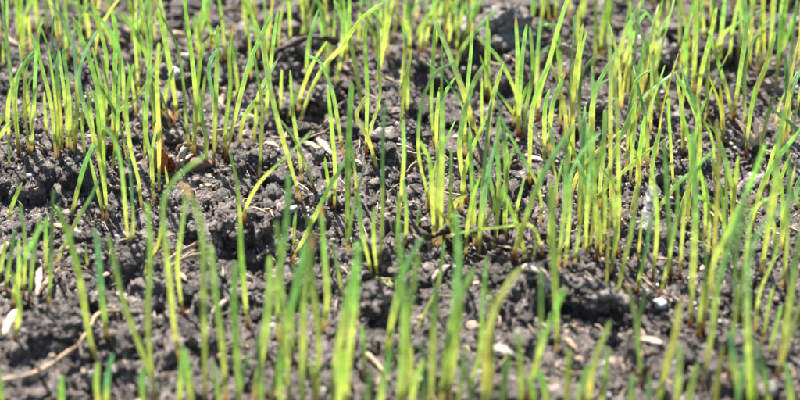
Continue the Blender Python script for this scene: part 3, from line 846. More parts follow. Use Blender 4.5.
# ------------------------------------------------------------------ grass sprouts
# base first, then upwards, in photo pixels | width px, blueness 0..1, foot (g green, y yellow, r red-brown)
TRACE = """
19 159 15 120 10 70 4 20 1 -8 | 5 .5 y
8 60 7 25 7 -12 | 5 .2 y
22 60 21 30 21 -10 | 6 .1 y
18 46 17 20 15 -10 | 4 0 y
4 68 3 52 3 38 | 4 0 y
38 36 36 15 33 -10 | 5 .1 y
47 36 46 15 45 -8 | 5 .1 y
56 158 51 104 41 63 38 40 43 17 | 5 .4 y
58 157 56 105 52 72 48 47 40 25 | 5 .2 y
31 154 34 110 36 60 36 48 31 34 | 5 .3 y
60 122 58 80 52 42 54 15 | 5 .6 y
20 159 16 110 17 85 22 68 35 49 | 5 .2 y
29 154 24 100 27 66 36 53 | 4.5 .2 y
26 126 26 98 33 68 | 4 .2 y
75 152 77 100 75 60 71 40 62 18 50 5 | 6 .9 y
60 151 58 100 56 70 60 42 | 5 .6 y
70 151 70 110 67 75 63 49 | 5 .4 y
67 150 66 110 62 75 59 50 | 4.5 .2 y
105 152 101 107 94 75 85 47 73 17 | 6 .1 y
106 212 104 188 95 140 86 112 80 88 80 70 86 52 97 31 | 5 .8 y
129 250 126 215 122 171 116 143 105 128 98 124 | 5 .6 r
131 248 133 225 131 182 127 145 | 5.5 .7 r
105 131 106 90 106 55 99 27 90 -8 | 5 .3 y
118 62 112 38 101 17 | 4.5 .2 y
104 152 103 100 98 72 92 47 | 4.5 .2 y
102 172 97 110 93 96 90 87 | 5 0 y
-10 150 4 131 16 119 30 102 | 5 .4 g
-8 136 -2 125 6 108 9 88 | 6 .4 g
8 167 9 150 8 133 | 4 0 y
9 220 12 206 22 182 | 5 0 y
85 161 83 135 82 108 | 4.5 0 y
74 155 73 125 72 95 | 4.5 0 y
62 152 61 120 58 92 | 4.5 0 y
47 137 45 115 44 92 | 4 0 y
71 224 73 208 83 170 94 143 | 6 .2 r
55 263 74 225 89 200 99 179 | 5.5 .2 y
103 218 102 208 95 178 90 158 | 5 .2 y
107 220 105 190 104 165 103 140 | 5 0 y
113 151 114 112 115 70 116 35 112 11 | 6 .2 y
155 112 149 65 136 33 118 9 | 5.5 .5 y
124 121 122 66 112 34 98 17 | 5 .4 y
152 101 149 55 145 27 137 -7 | 5 .1 y
139 96 137 72 135 40 136 11 | 5 .2 y
153 204 152 165 146 135 147 100 151 50 151 12 | 5.5 .2 y
176 119 176 106 171 71 165 41 158 8 | 6 .1 y
189 151 186 112 181 63 173 36 161 15 | 5.5 .4 y
193 159 196 115 195 82 190 40 183 -12 | 6.5 .1 y
193 156 195 110 199 70 203 43 | 6 0 y
197 132 201 104 205 76 | 5.5 .3 y
164 152 157 100 158 72 166 40 | 4.5 .3 y
159 191 159 140 158 110 157 75 159 43 | 5.5 .1 y
171 130 166 108 159 90 145 66 | 5 .9 y
142 208 138 180 130 147 126 112 128 85 134 64 | 5.5 .1 y
111 173 116 140 118 105 120 54 | 5 .2 y
97 134 108 119 122 109 139 96 155 67 | 4.5 .3 y
163 116 166 92 174 67 | 5 .2 y
214 50 209 25 202 -8 | 4.5 .2 y
152 191 152 160 157 122 | 4.5 .1 y
154 131 153 105 152 80 | 4.5 0 y
145 166 144 130 143 100 | 4 0 y
182 368 175 330 170 280 165 235 163 208 168 190 182 172 209 153 | 8 .6 y
205 410 204 340 203 300 202 235 193 202 181 182 | 8 .3 r
206 166 206 140 201 115 199 95 | 5.5 .1 r
185 319 181 300 178 263 185 205 181 195 | 6 .2 r
168 186 167 176 165 166 | 4 0 y
156 402 149 350 147 310 150 255 147 203 | 7 .3 y
160 408 151 378 136 338 122 298 113 258 108 236 | 7.5 .3 y
143 278 148 262 158 244 165 206 | 4 0 y
226 63 224 45 222 20 217 -10 | 5.5 .1 y
222 61 214 38 206 20 203 -8 | 4.5 .1 y
214 169 214 140 216 100 217 65 218 25 | 5.5 .1 r
216 146 214 105 209 75 211 60 218 49 | 5.5 .7 y
223 159 226 120 230 85 229 55 233 25 | 6 .1 r
224 163 236 115 249 66 259 41 273 13 | 6 .6 r
266 123 267 105 270 75 274 40 278 11 | 5.5 .1 y
301 200 286 150 274 105 267 70 262 38 251 28 | 6 .5 y
272 100 264 48 255 22 246 -6 | 6 .1 y
259 179 261 140 262 108 258 80 254 54 | 5.5 .2 y
251 141 256 122 257 96 | 4.5 .2 y
280 117 281 95 282 70 | 4 0 y
288 121 292 106 298 87 | 4.5 .3 y
300 123 306 104 322 70 341 48 357 25 368 13 384 3 | 5.5 .1 y
291 46 290 20 288 -8 | 4 0 y
306 41 305 20 304 -8 | 5 0 y
300 39 305 25 312 8 | 4.5 .2 y
235 71 235 58 237 46 | 4 .8 g
228 103 240 86 256 60 | 4.5 0 y
243 224 247 206 262 180 288 155 312 131 | 6 .3 y
248 329 245 292 241 250 240 222 | 6.5 .2 r
241 264 241 225 237 182 229 150 | 6 .5 y
239 412 236 345 234 300 237 262 | 8 .3 y
23 301 25 268 25 235 20 203 | 5.5 .4 r
4 294 8 270 15 229 | 6 .3 y
11 309 18 277 30 247 43 224 | 6 .4 r
28 308 33 258 40 216 | 5.5 .3 r
18 300 19 272 19 240 | 5 .3 y
14 341 19 312 17 292 12 272 | 6.5 .4 r
-1 278 3 258 6 240 | 5 .2 y
48 312 50 275 51 240 53 190 | 6 .6 r
46 277 46 245 46 216 | 5 .3 y
101 374 90 336 80 278 69 237 57 206 | 7.5 .2 r
108 343 102 300 99 265 95 230 | 7.5 .6 r
106 412 108 380 113 353 | 8 .7 g
100 416 96 385 98 362 | 7 .4 g
193 412 190 385 186 352 | 7.5 .3 g
2 412 0 390 -3 368 | 7 .3 g
88 268 86 255 86 243 | 4.5 .2 y
178 412 180 385 183 345 | 7 .3 y
64 418 61 396 62 376 | 7 .3 g
262 420 261 380 258 335 | 8 .4 g
338 420 341 385 344 350 | 8 .2 g
378 422 383 385 391 345 | 7.5 .3 g
422 420 424 385 421 340 | 8 .5 g
456 420 460 385 466 345 | 7.5 .3 y
500 422 503 390 509 350 | 7.5 .3 g
634 418 631 396 633 372 | 7.5 .5 g
714 418 716 385 723 345 | 7.5 .5 g
771 420 766 385 757 340 | 7.5 .6 g
795 420 790 390 786 362 | 7.5 .4 g
146 418 142 390 144 366 | 7 .4 g
222 420 218 390 213 362 | 7.5 .3 g
280 343 277 290 284 240 288 200 288 173 | 7 .3 y
318 197 308 172 295 141 279 118 | 4.5 .6 y
302 184 300 160 295 128 292 105 290 70 | 5 .2 y
344 156 336 110 331 88 320 63 305 55 | 5 .5 y
335 86 341 55 343 22 334 0 | 6 .2 y
363 111 356 66 350 33 350 -10 | 6 .1 y
366 156 367 120 367 85 365 47 366 20 | 5 .2 r
367 151 371 130 380 97 379 55 378 17 | 5 .4 y
376 84 385 41 394 -8 | 5.5 .1 y
393 46 396 20 399 -8 | 4.5 .1 y
400 99 403 72 406 44 400 15 | 5 .1 y
325 82 327 45 322 20 315 -10 | 6 0 y
302 38 308 20 318 -8 | 5 .2 y
297 111 302 92 314 62 327 41 | 5.5 .1 y
329 87 327 55 319 17 | 5.5 0 y
347 62 346 30 343 -8 | 5 .1 y
357 50 359 25 362 -8 | 5 .1 y
372 42 370 15 373 -8 | 5 .2 y
386 35 386 10 388 -8 | 4.5 .1 y
333 58 334 30 336 -8 | 5 0 y
348 247 347 210 348 155 350 110 352 82 | 7 .6 g
378 169 368 139 357 118 363 102 369 93 | 5.5 .8 y
379 266 382 215 383 140 385 101 | 6.5 .6 y
401 133 402 108 406 80 412 50 | 5 .2 y
334 209 335 170 332 130 328 88 | 5 .1 y
288 265 304 239 320 206 330 186 345 161 | 5.5 .3 y
348 256 350 225 358 190 366 162 | 6 .5 y
356 197 355 175 352 145 | 4.5 .4 y
331 205 328 180 325 157 | 4.5 .2 y
399 213 402 183 404 155 403 119 | 5 .3 y
405 248 406 215 403 178 | 5.5 .3 r
373 277 362 232 359 194 | 5 .6 y
378 278 374 247 374 206 | 5 .3 y
395 251 398 225 399 192 | 4.5 0 y
322 332 328 300 325 255 321 205 | 8 .3 y
330 414 337 360 346 310 356 260 | 8.5 .4 y
346 420 348 370 354 310 358 240 | 8.5 .3 y
397 420 403 360 404 300 401 255 398 220 | 8.5 .4 y
302 420 302 360 304 290 313 235 | 8.5 .3 y
346 304 341 283 332 242 | 6 .4 y
364 377 364 350 362 325 | 5 0 y
316 324 313 305 310 285 | 5.5 0 y
226 404 222 350 216 300 211 244 | 7.5 .3 y
253 402 266 330 270 290 270 256 | 8.5 .2 y
290 420 287 340 282 285 276 221 | 7 .3 y
294 248 294 230 296 212 | 4.5 .3 g
270 402 286 330 296 288 306 240 | 8 .3 y
293 367 293 320 294 260 | 6 0 y
317 400 318 340 312 280 308 215 | 7 .2 y
482 159 467 105 451 60 441 36 433 16 | 7 .7 y
408 117 408 95 408 70 | 4.5 .2 y
427 209 426 190 419 160 418 133 421 105 427 88 437 71 456 62 | 5 .4 y
471 152 470 125 462 106 455 93 441 74 425 62 | 5 .6 y
465 156 466 110 471 55 473 22 | 5.5 .1 y
467 206 465 190 460 155 462 125 472 88 484 65 | 6.5 .7 r
486 102 487 55 488 18 | 5 .3 y
490 101 488 70 489 29 | 5 .2 y
493 112 491 92 480 55 | 4.5 .1 y
452 92 458 58 474 33 497 9 | 5 .2 y
521 112 516 93 508 74 496 55 477 36 | 5 .5 y
483 134 482 105 482 78 | 4.5 0 y
520 122 512 112 503 99 493 87 | 5.5 .8 g
410 56 410 25 409 -8 | 5 .1 y
415 41 420 28 429 12 | 4 .1 y
424 51 430 22 437 -8 | 5 .2 y
433 53 438 25 444 -8 | 5 .1 y
447 52 452 25 460 -8 | 5 .2 y
455 57 460 25 466 -8 | 5 .1 y
460 52 468 25 477 -4 | 5 .2 y
464 56 472 25 484 -8 | 5 .1 y
435 147 431 110 433 60 435 26 | 5 .1 y
441 150 441 110 442 45 | 5 .1 y
440 248 441 205 442 155 443 100 | 6.5 .3 y
434 244 433 205 430 163 420 141 | 5.5 .3 y
446 244 450 205 451 147 | 5 .3 y
476 247 483 185 488 128 492 101 | 5.5 .7 y
494 247 499 190 497 142 500 116 | 5.5 .6 y
506 238 505 165 501 128 | 5 .5 y
474 245 475 210 474 176 | 5 .3 y
479 248 487 220 495 205 487 165 | 5 .3 y
455 250 456 228 449 188 | 5.5 .5 y
543 259 541 247 533 227 520 225 503 227 470 231 446 237 | 4 .2 r
446 412 453 340 457 290 459 255 456 212 | 9 .5 y
415 232 417 220 420 206 | 4.5 .5 g
386 352 395 310 406 268 423 237 | 8 .8 g
404 422 405 350 410 300 418 254 | 8.5 .3 y
440 412 446 350 457 305 475 268 | 8 .4 y
414 334 425 312 438 285 444 240 | 5 0 y
484 424 486 350 494 314 508 285 522 267 | 8 .3 y
467 398 480 352 483 305 487 256 | 6.5 .2 y
431 418 433 345 436 283 | 7.5 .4 y
448 402 457 340 462 300 | 7 0 y
412 410 411 360 404 310 396 275 | 7.5 .1 y
489 422 491 345 490 290 | 7.5 .2 y
513 126 517 95 518 55 516 17 | 6 .1 y
518 137 519 104 522 63 527 24 | 6 .1 r
523 142 526 110 532 80 533 60 530 26 | 5 .1 r
536 107 538 55 541 18 | 5 .3 y
530 189 530 165 532 115 540 85 551 62 | 6 .2 y
537 67 540 55 550 45 | 4.5 .8 g
560 98 560 70 559 40 553 26 543 25 | 5.5 .3 y
537 122 541 90 550 60 559 27 570 -8 | 6 .1 y
549 152 552 110 556 96 566 70 | 6 .2 y
571 152 571 107 566 85 557 73 | 5 .8 y
570 142 571 82 573 41 575 15 | 5.5 .6 y
574 167 573 110 576 69 583 24 | 5 .3 y
578 102 580 60 587 31 | 4.5 .2 y
582 147 579 110 582 74 596 54 | 5 .7 y
594 152 593 110 597 87 606 70 618 49 | 5.5 .5 y
590 140 592 105 601 84 619 76 | 4.5 .7 y
544 162 545 110 550 89 | 5.5 .2 y
593 77 595 45 595 -8 | 6 .1 y
600 57 602 30 607 -8 | 5.5 .1 y
530 32 533 12 536 -8 | 5.5 .1 y
541 24 543 8 545 -8 | 4.5 .1 y
577 52 578 30 580 8 | 5 .1 y
520 136 520 107 531 79 | 4.5 0 r
512 261 522 228 536 188 555 152 575 124 | 7.5 .5 y
565 269 570 215 571 178 580 155 601 131 | 6 .5 y
583 259 588 207 596 170 604 135 606 110 | 6.5 .4 y
597 266 596 210 593 145 592 116 | 5.5 .3 y
587 261 587 210 590 165 588 124 | 5 .3 y
540 224 541 205 536 182 516 147 501 118 | 5 .5 y
506 240 505 210 508 171 516 140 | 5.5 .4 y
516 217 518 205 525 176 | 4.5 .3 y
553 165 553 142 548 121 | 5 .7 g
557 271 565 210 566 165 566 121 | 6 .2 y
581 202 577 160 567 137 | 4.5 .2 y
577 212 580 180 583 145 | 5 .1 y
558 354 556 300 553 245 551 181 | 7.5 .2 y
574 267 580 228 585 188 | 5 .1 y
589 256 592 225 594 188 | 4.5 0 r
603 249 605 222 606 194 | 4.5 .1 y
605 309 607 270 609 228 612 180 | 4.5 0 r
527 264 519 233 505 194 | 6 .3 y
534 261 535 240 533 218 | 4 .3 g
525 402 534 365 540 333 541 266 | 6 .2 y
527 400 537 363 548 328 566 287 | 6 .2 y
520 418 520 370 518 331 | 8.5 .2 g
550 416 545 390 537 366 | 8 .2 g
566 416 567 385 569 348 | 8.5 .2 g
587 416 594 367 611 320 | 8 .6 g
600 416 604 380 608 348 | 7 .4 g
613 97 616 66 628 28 648 -8 | 5.5 .2 y
619 73 633 38 639 22 647 12 | 5.5 .3 y
654 82 656 55 655 28 646 12 640 10 | 5.5 .3 y
612 217 611 165 611 110 611 70 609 25 | 6 .6 y
632 152 636 96 641 69 644 37 | 5.5 .2 y
640 82 642 68 653 51 | 4.5 .5 y
626 172 629 115 633 92 639 78 653 69 | 5 .5 y
639 95 637 80 633 64 | 4.5 .5 g
641 167 645 135 650 110 656 91 665 65 | 6 .3 y
628 152 641 104 659 85 678 71 | 5 .6 y
667 122 669 98 661 76 | 4.5 .3 y
697 152 697 125 690 102 676 73 | 4.5 .2 y
695 182 699 140 699 110 689 87 | 5 .4 y
684 97 686 60 687 24 | 6.5 .1 y
694 92 695 55 697 -8 | 6.5 .1 y
696 82 702 66 712 42 | 5 .3 y
689 60 688 35 678 -8 | 5.5 .2 y
662 39 662 15 662 -8 | 4.5 .1 y
632 21 630 8 628 -8 | 5 .2 y
602 57 606 25 613 -8 | 6 .1 y
660 114 660 103 659 92 | 4 0 y
684 152 682 110 677 79 | 5 .2 y
600 207 601 180 604 150 604 110 | 5.5 .5 y
617 259 619 200 618 130 614 62 | 6 .3 y
630 167 633 130 634 96 | 5 .1 y
636 202 640 155 645 116 | 6 0 y
650 202 652 170 655 148 661 128 | 5.5 .4 y
671 280 669 235 666 180 664 139 | 6.5 .2 r
675 196 672 160 668 98 | 4.5 .1 r
602 191 612 182 628 168 653 147 | 4.5 0 y
645 231 659 208 677 185 694 170 715 149 | 5 .4 y
690 330 694 258 696 200 693 131 | 7 .6 y
682 158 684 130 682 100 | 5 .1 r
680 279 683 225 688 185 693 148 | 5 .1 r
630 217 635 195 640 176 634 149 | 5 .1 y
652 284 657 240 657 207 652 169 | 5.5 .2 r
657 300 665 278 673 240 678 205 677 177 | 6 .3 y
610 275 616 235 613 188 | 6 .2 y
615 307 622 270 630 236 639 183 | 6 .2 y
636 294 645 255 652 216 | 6 .6 r
638 260 640 240 642 213 | 5 .3 y
688 228 689 210 691 188 | 4.5 0 r
642 390 637 333 633 308 627 283 | 6.5 .2 r
637 345 639 318 646 288 | 6 .4 g
658 400 667 365 675 338 681 301 | 8 .6 g
677 416 679 380 681 344 | 8 .4 g
697 341 703 292 706 262 702 231 | 7 .2 r
701 392 711 338 718 285 731 242 747 188 | 7 .3 y
727 384 732 345 736 300 735 262 742 225 753 193 | 6.5 .2 r
702 337 712 272 726 236 741 206 755 174 766 143 | 7 .2 r
738 322 743 277 749 235 753 206 | 6 .1 y
752 418 748 330 748 285 752 247 766 223 802 188 | 8 .8 g
762 274 767 240 774 190 | 5.5 .2 y
755 332 760 293 775 255 787 206 | 6 .1 y
779 360 788 312 795 262 803 222 | 8 .3 y
776 380 788 340 806 292 | 7 .3 r
782 287 785 255 788 218 | 5.5 .2 y
763 342 769 308 774 285 | 6 .1 y
768 358 776 330 782 305 | 6 .1 y
756 414 754 365 750 318 | 8 .7 g
741 412 735 370 730 330 | 7.5 .6 g
697 107 701 77 709 44 717 7 | 6 .2 y
733 122 728 96 718 63 708 31 | 5.5 .1 y
707 117 708 80 709 44 | 5 .1 y
746 132 745 77 752 44 762 28 772 16 | 5 .4 y
746 133 755 93 767 63 775 32 | 6.5 .1 y
733 121 741 70 746 30 744 -8 | 6 .1 y
785 142 786 105 786 69 782 50 | 5 .8 y
794 107 790 77 792 41 798 -8 | 5 .2 y
723 142 720 108 709 76 | 4 0 y
745 157 750 120 755 86 | 4.5 0 r
761 148 769 112 776 94 | 5 .2 y
695 202 700 145 697 95 | 5 .2 y
712 292 716 210 719 155 716 121 | 6.5 .4 y
727 228 726 196 724 152 708 119 | 5 .4 y
815 190 806 140 792 124 772 109 | 6 .8 g
761 274 770 213 775 180 778 141 785 107 | 7 .2 y
785 292 788 205 788 155 780 137 | 5.5 .7 y
764 193 770 165 776 144 | 5 0 r
724 145 723 120 720 85 | 4.5 0 r
800 210 796 190 805 170 | 5 .5 g
720 62 722 30 726 -8 | 5.5 0 y
729 66 733 30 741 -8 | 5 0 y
738 58 741 25 740 -8 | 5 .1 y
757 70 760 35 766 -8 | 5.5 .1 y
762 76 764 35 762 -8 | 5 0 y
770 62 772 28 776 -8 | 5 .1 y
781 66 783 30 788 -8 | 5.5 .1 y
800 75 800 40 802 -8 | 5 .1 y
749 60 751 25 752 -8 | 5 .2 y
705 40 703 15 700 -8 | 5 .2 y
714 36 714 10 713 -8 | 4.5 .1 y
775 66 786 40 795 12 | 5 .2 y
609 30 611 10 612 -8 | 5 0 y
582 22 584 8 586 -8 | 5 .1 y
77 66 80 30 78 -8 | 5 .1 y
90 48 88 20 84 -8 | 5 .1 y
66 60 66 30 64 -8 | 5.5 .1 y
268 48 270 20 274 -8 | 4 0 y
246 46 246 22 247 -8 | 4 .1 y
236 424 240 390 249 352 | 7.5 .2 g
286 424 281 392 283 350 | 7.5 .3 g
313 424 315 395 310 358 | 7.5 .2 g
369 426 367 398 371 366 | 7.5 .3 g
411 426 414 392 424 358 | 7.5 .3 g
472 424 470 394 464 362 | 7.5 .3 g
536 426 534 402 528 376 | 7.5 .2 g
581 426 580 398 588 366 | 7.5 .3 g
651 426 648 400 650 370 | 7.5 .3 g
736 426 738 395 746 352 | 7.5 .2 g
686 424 690 396 698 362 | 7 .3 g
"""


def smooth01(a, b, t):
    u = np.clip((t - a) / (b - a), 0, 1)
    return u * u * (3 - 2 * u)


FOOT = {'r': ((0.20, 0.055, 0.030), (0.57, 0.54, 0.26)), 'y': ((0.54, 0.43, 0.25), (0.55, 0.60, 0.26)), 'g': ((0.46, 0.52, 0.15), (0.46, 0.58, 0.13))}


def tints(t, s_mm, hue, foot, g):
    """pigment along a blade: foot, pale stem, green upper part"""
    c0, c1 = [np.array(c) for c in FOOT[foot]]
    fresh = np.array((0.395, 0.525, 0.19)); blue = np.array((0.23, 0.37, 0.25))
    mid = np.array((0.51, 0.575, 0.25))
    top = fresh * (1 - hue) + blue * hue
    q = g.random()
    if q < 0.14:                                             # some are yellowing
        top = top * np.array([1.25, 1.0, 0.95]); mid = mid * np.array([1.06, 0.95, 0.95])
    elif q < 0.30:                                           # some are a deeper green
        top = top * 0.86; mid = mid * np.array([0.84, 0.93, 0.9])
    b0, b1 = g.uniform(0.22, 0.5), g.uniform(0.62, 0.95)
    v = g.uniform(0.85, 1.12); top = top * v * np.array([g.uniform(0.85, 1.12), 1, g.uniform(0.8, 1.2)])
    k0 = smooth01(1.5, 4.5 + 2 * g.random(), s_mm)[:, None]
    k1 = smooth01(0.04, 0.30, t)[:, None]
    k2 = smooth01(b0, b1 - 0.15 * hue, t)[:, None]
    c = c0 * (1 - k0) + c1 * k0
    c = c * (1 - k1) + mid * k1
    c = c * (1 - k2) + top * k2
    if (int(v * 1e6) % 100) < 9:                             # a dry tip here and there
        kd = smooth01(0.90, 0.97, t)[:, None]
        c = c * (1 - kd) + np.array((0.50, 0.40, 0.22)) * kd
    return c


def blade_mesh(name, C, w, hue, foot, g, t0=0.0, t1=1.0, full=None, rings=None, loose=1.0):
    """leaf blade along centre line C (mm); the part between fractions t0 and t1 of the whole"""
    n = len(C)
    seg = np.concatenate([[0], np.cumsum(np.linalg.norm(np.diff(C, axis=0), axis=1))])
    L = seg[-1] if full is None else full
    tt = t0 + (t1 - t0) * seg / seg[-1]
    s = tt * L
    body = 0.62 + 0.38 * smooth01(0.0, 0.45, tt)                       # slimmer at the foot
    tipf = np.sqrt(np.clip(1 - np.clip(1 - (1 - tt) * L / 2.4, 0, 1) ** 2, 0.02, 1))    # blunt rounded point
    tipw = 1 - 0.22 * smooth01(0.55, 1.0, tt)
    W = w / 2 * body * tipf * tipw * loose
    D = w * 0.46 * (0.75 + 0.25 * (1 - tt)) * tipf * loose
    tw = g.uniform(-0.9, 0.9) + g.uniform(-1.1, 1.1) * tt
    V, F = sweep(C, LEAFSEC, W, D, (1, 0, 0), tw)
    me = mesh_np(name, V, F, LEAF)
    k = len(LEAFSEC)
    col = np.repeat(tints(tt, s, hue, foot, g), k, 0)
    col = np.vstack([col, col[:1], col[-1:]])
    a = me.attributes.new('tint', 'FLOAT_COLOR', 'POINT')
    a.data.foreach_set('color', np.hstack([col, np.ones((len(col), 1))]).astype(np.float32).ravel())
    vv = np.concatenate([np.tile(LEAFSEC[:, 0] * 14.0, n), [0, 0]])
    a = me.attributes.new('vein', 'FLOAT', 'POINT')
    a.data.foreach_set('value', vv.astype(np.float32))
    return me


def centreline(pts, g, n):
    base = ground(*pts[0])
    base = base - np.array([0, 0, 0.8])
    # the blade rises in a near-vertical plane through its foot, tipped and turned a little
    lean, yaw = g.normal(0, 0.12), g.normal(0, 0.22)
    # the near sprouts bend away from the viewer, towards the sun; the far ones stand a little the other way
    lean += -0.17 * min(max((pts[0][1] - 255) / 110, 0), 1) + 0.12 * min(max((130 - pts[0][1]) / 90, 0), 1)
    nrm = np.array([math.sin(yaw), math.cos(yaw) * math.cos(lean), math.sin(lean)])
    P = [base]
    for p in pts[1:]:
        d = ray(*p)
        P.append(CAM + d * ((base - CAM) @ nrm) / (d @ nrm))
    P = np.array(P)
    C = catmull(P, n)
    C[1:, 2] = np.maximum(C[1:, 2], height(C[1:, 0], C[1:, 1]) * (np.arange(1, n) > n // 5) + -3 * (np.arange(1, n) <= n // 5))
    return C


SPROUTS = []
for li, line in enumerate(TRACE.strip().splitlines()):
    a, b = line.split('|')
    nums = [float(v) for v in a.split()]
    w, hue, foot = b.split()
    pts = list(zip(nums[0::2], nums[1::2]))
    if foot == 'y' and (len(SPROUTS) * 37) % 100 < 24:
        foot = 'r'
    SPROUTS.append((pts, float(w), float(hue), foot))

BASES = []
for li, (pts, w, hue, foot) in enumerate(SPROUTS):
    g = np.random.default_rng(1000 + li)
    n = 72
    C = centreline(pts, g, n)
    ppm = 800 / (SENSOR / LENS) / project(C[n // 2])[2]
    wm = w * (0.80 if w < 7 else 0.92) / ppm
    L = np.linalg.norm(np.diff(C, axis=0), axis=1).sum()
    o0 = C[0].copy()
    root = empty('grass_sprout', o0)
    C = C - o0
    # basal sheath: the lowest stretch, wrapped round the leaf and a touch wider
    seg = np.concatenate([[0], np.cumsum(np.linalg.norm(np.diff(C, axis=0), axis=1))])
    ls = min(0.22 * L, g.uniform(4.5, 8.0))
    Cs = np.array([[np.interp(s, seg, C[:, k]) for k in range(3)] for s in np.linspace(0, ls, 7)])
    Cb = np.array([[np.interp(s, seg, C[:, k]) for k in range(3)] for s in np.concatenate([np.linspace(ls * 0.7, L - 2.6, 24), L - 2.6 * (1 - np.array([0.3, 0.55, 0.75, 0.88, 0.96, 1.0]))])])
    gs = np.random.default_rng(5000 + li)
    leaf = link('leaf_blade', blade_mesh('leaf_blade', Cb, wm, hue, foot, np.random.default_rng(3000 + li), ls * 0.7 / L, 1.0, L), parent=root)
    T, S, N = frames(Cs, (1, 0, 0))
    tsh = np.linspace(0, ls / L, 7)
    Wsh = wm / 2 * 0.74 * np.linspace(1.08, 0.96, 7)
    V, F = sweep(Cs, CIRC(8), Wsh, Wsh * 0.9, (1, 0, 0))
    me = mesh_np('basal_sheath', V, F, LEAF)
    col = np.repeat(tints(tsh, np.linspace(0, ls, 7), hue, foot, np.random.default_rng(3000 + li)), 8, 0)
    col = np.vstack([col, col[:1], col[-1:]])
    at = me.attributes.new('tint', 'FLOAT_COLOR', 'POINT')
    at.data.foreach_set('color', np.hstack([col, np.ones((len(col), 1))]).astype(np.float32).ravel())
    at = me.attributes.new('vein', 'FLOAT', 'POINT')
    at.data.foreach_set('value', np.concatenate([np.tile(np.arange(8) * 3.0, 7), [0, 0]]).astype(np.float32))
    sh_o = link('basal_sheath', me, parent=root)
    if foot == 'r':
        sh_o['label'] = 'red-brown sheath at the foot of the sprout'
    BASES.append((root, pts, L, hue, foot, o0))
    KEEP.append((o0[0], o0[1], 0.2))

# ------------------------------------------------------------------ labels that single each sprout out
ORD = ['', 'second ', 'third ', 'fourth ', 'fifth ', 'sixth ', 'seventh ', 'eighth ', 'ninth ', 'tenth ', 'eleventh ', 'twelfth ', 'thirteenth ', 'fourteenth ', 'fifteenth ', 'sixteenth ', 'seventeenth ', 'eighteenth ']
cells = {}
for rec in BASES:
    bx, by = rec[1][0]
    d, i = min(((bx - mx) ** 2 + (1.5 * (by - my)) ** 2, k) for k, (mx, my, ph) in enumerate(MARKS))
    mx, my, ph = MARKS[i]
    dx, dy = bx - mx, 1.5 * (by - my)
    side = ('right of' if dx > 0 else 'left of') if abs(dx) > abs(dy) else ('in front of' if dy > 0 else 'behind')
    cells.setdefault((i, side), []).append((d, rec))
for (i, side), members in cells.items():
    members.sort(key=lambda m: m[0])
    for k, (d, (root, pts, L, hue, foot, o0)) in enumerate(members):
        lean = pts[-1][0] - pts[0][0]
        tall = pts[0][1] - pts[-1][1]
        size = 'tall' if L > 30 else ('short' if L < 15 else '')
        colour = 'blue-green' if hue >= 0.6 else ('yellow-green' if hue <= 0.1 else 'green')
        pose = 'upright' if abs(lean) < 0.14 * tall else ('leaning right' if lean > 0 else 'leaning left')
        fr = 'red-footed ' if foot == 'r' else ''
        lab = f"{size + ' ' if size else ''}{colour} {fr}grass sprout {pose}, {ORD[k]}nearest {side} the {MARKS[i][2]}"
        if len(lab.split()) > 15:
            lab = lab.replace(' grass sprout', ' sprout')
        if len(lab.split()) > 15 and size:
            lab = lab[len(size) + 1:]
        tag(root, lab, 'grass sprout', 'grass sprouts growing from the soil')

# a pale dead sprout with a swollen head, and a leaf lying flat, beside the living ones
g = np.random.default_rng(9)
C = centreline([(622, 368), (626, 350), (631, 330)], g, 12)
t = np.linspace(0, 1, 12)
ppm0 = 800 / (SENSOR / LENS) / project(C[6])[2]
V, F = sweep(C - C[0], CIRC(10), (3.0 + 2.2 * smooth01(0.45, 0.85, t)) / ppm0 / 1.6 * np.sqrt(np.clip((1 - t) / 0.12, 0.05, 1)), (3.0 + 2.2 * smooth01(0.45, 0.85, t)) / ppm0 / 1.8 * np.sqrt(np.clip((1 - t) / 0.12, 0.05, 1)))
tag(link('dead_sprout', mesh_np('dead_sprout', V, F, M['pale']), loc=C[0]), 'pale dead sprout with a swollen head standing left of the orange tan flake', 'dead sprout')
for pts, w, hue, label in (([(376, 282), (385, 285), (394, 291)], 6, 0.3, 'short fallen green leaf lying behind the rounded brown clod'),
                           ([(255, 121), (247, 118), (238, 119)], 6, 0.5, 'short fallen green leaf lying flat beside the small upright clod')):
    P = np.array([ground(*p) + [0, 0, 0.9] for p in pts])
    C = catmull(P, 16)
    C[:, 2] = np.maximum(C[:, 2], height(C[:, 0], C[:, 1]) + 0.5)
    ppm0 = 800 / (SENSOR / LENS) / project(C[8])[2]
    tag(link('fallen_leaf', blade_mesh('fallen_leaf', C - C[0], w / ppm0, hue, 'g', np.random.default_rng(int(pts[0][0]))), loc=C[0]), label, 'fallen leaf')

# dry leaf scrap caught on a blade near the top middle
b = ground(560, 98)
d = ray(560, 44)
nrm = np.array([0, 1.0, 0])
p = CAM + d * ((b - CAM) @ nrm) / (d @ nrm) + np.array([0, -0.9, 0])
scrap = link('dry_scrap', scale_leaf(3.0, 4.6, 0.6, 'dry', 'dry_scrap', 71, tip=0.6, wob=0.35), loc=p)
scrap.rotation_euler = (0.3, 2.15, 0.2)
tag(scrap, 'crumpled dry brown scrap caught on a blade near the top', 'leaf scrap')

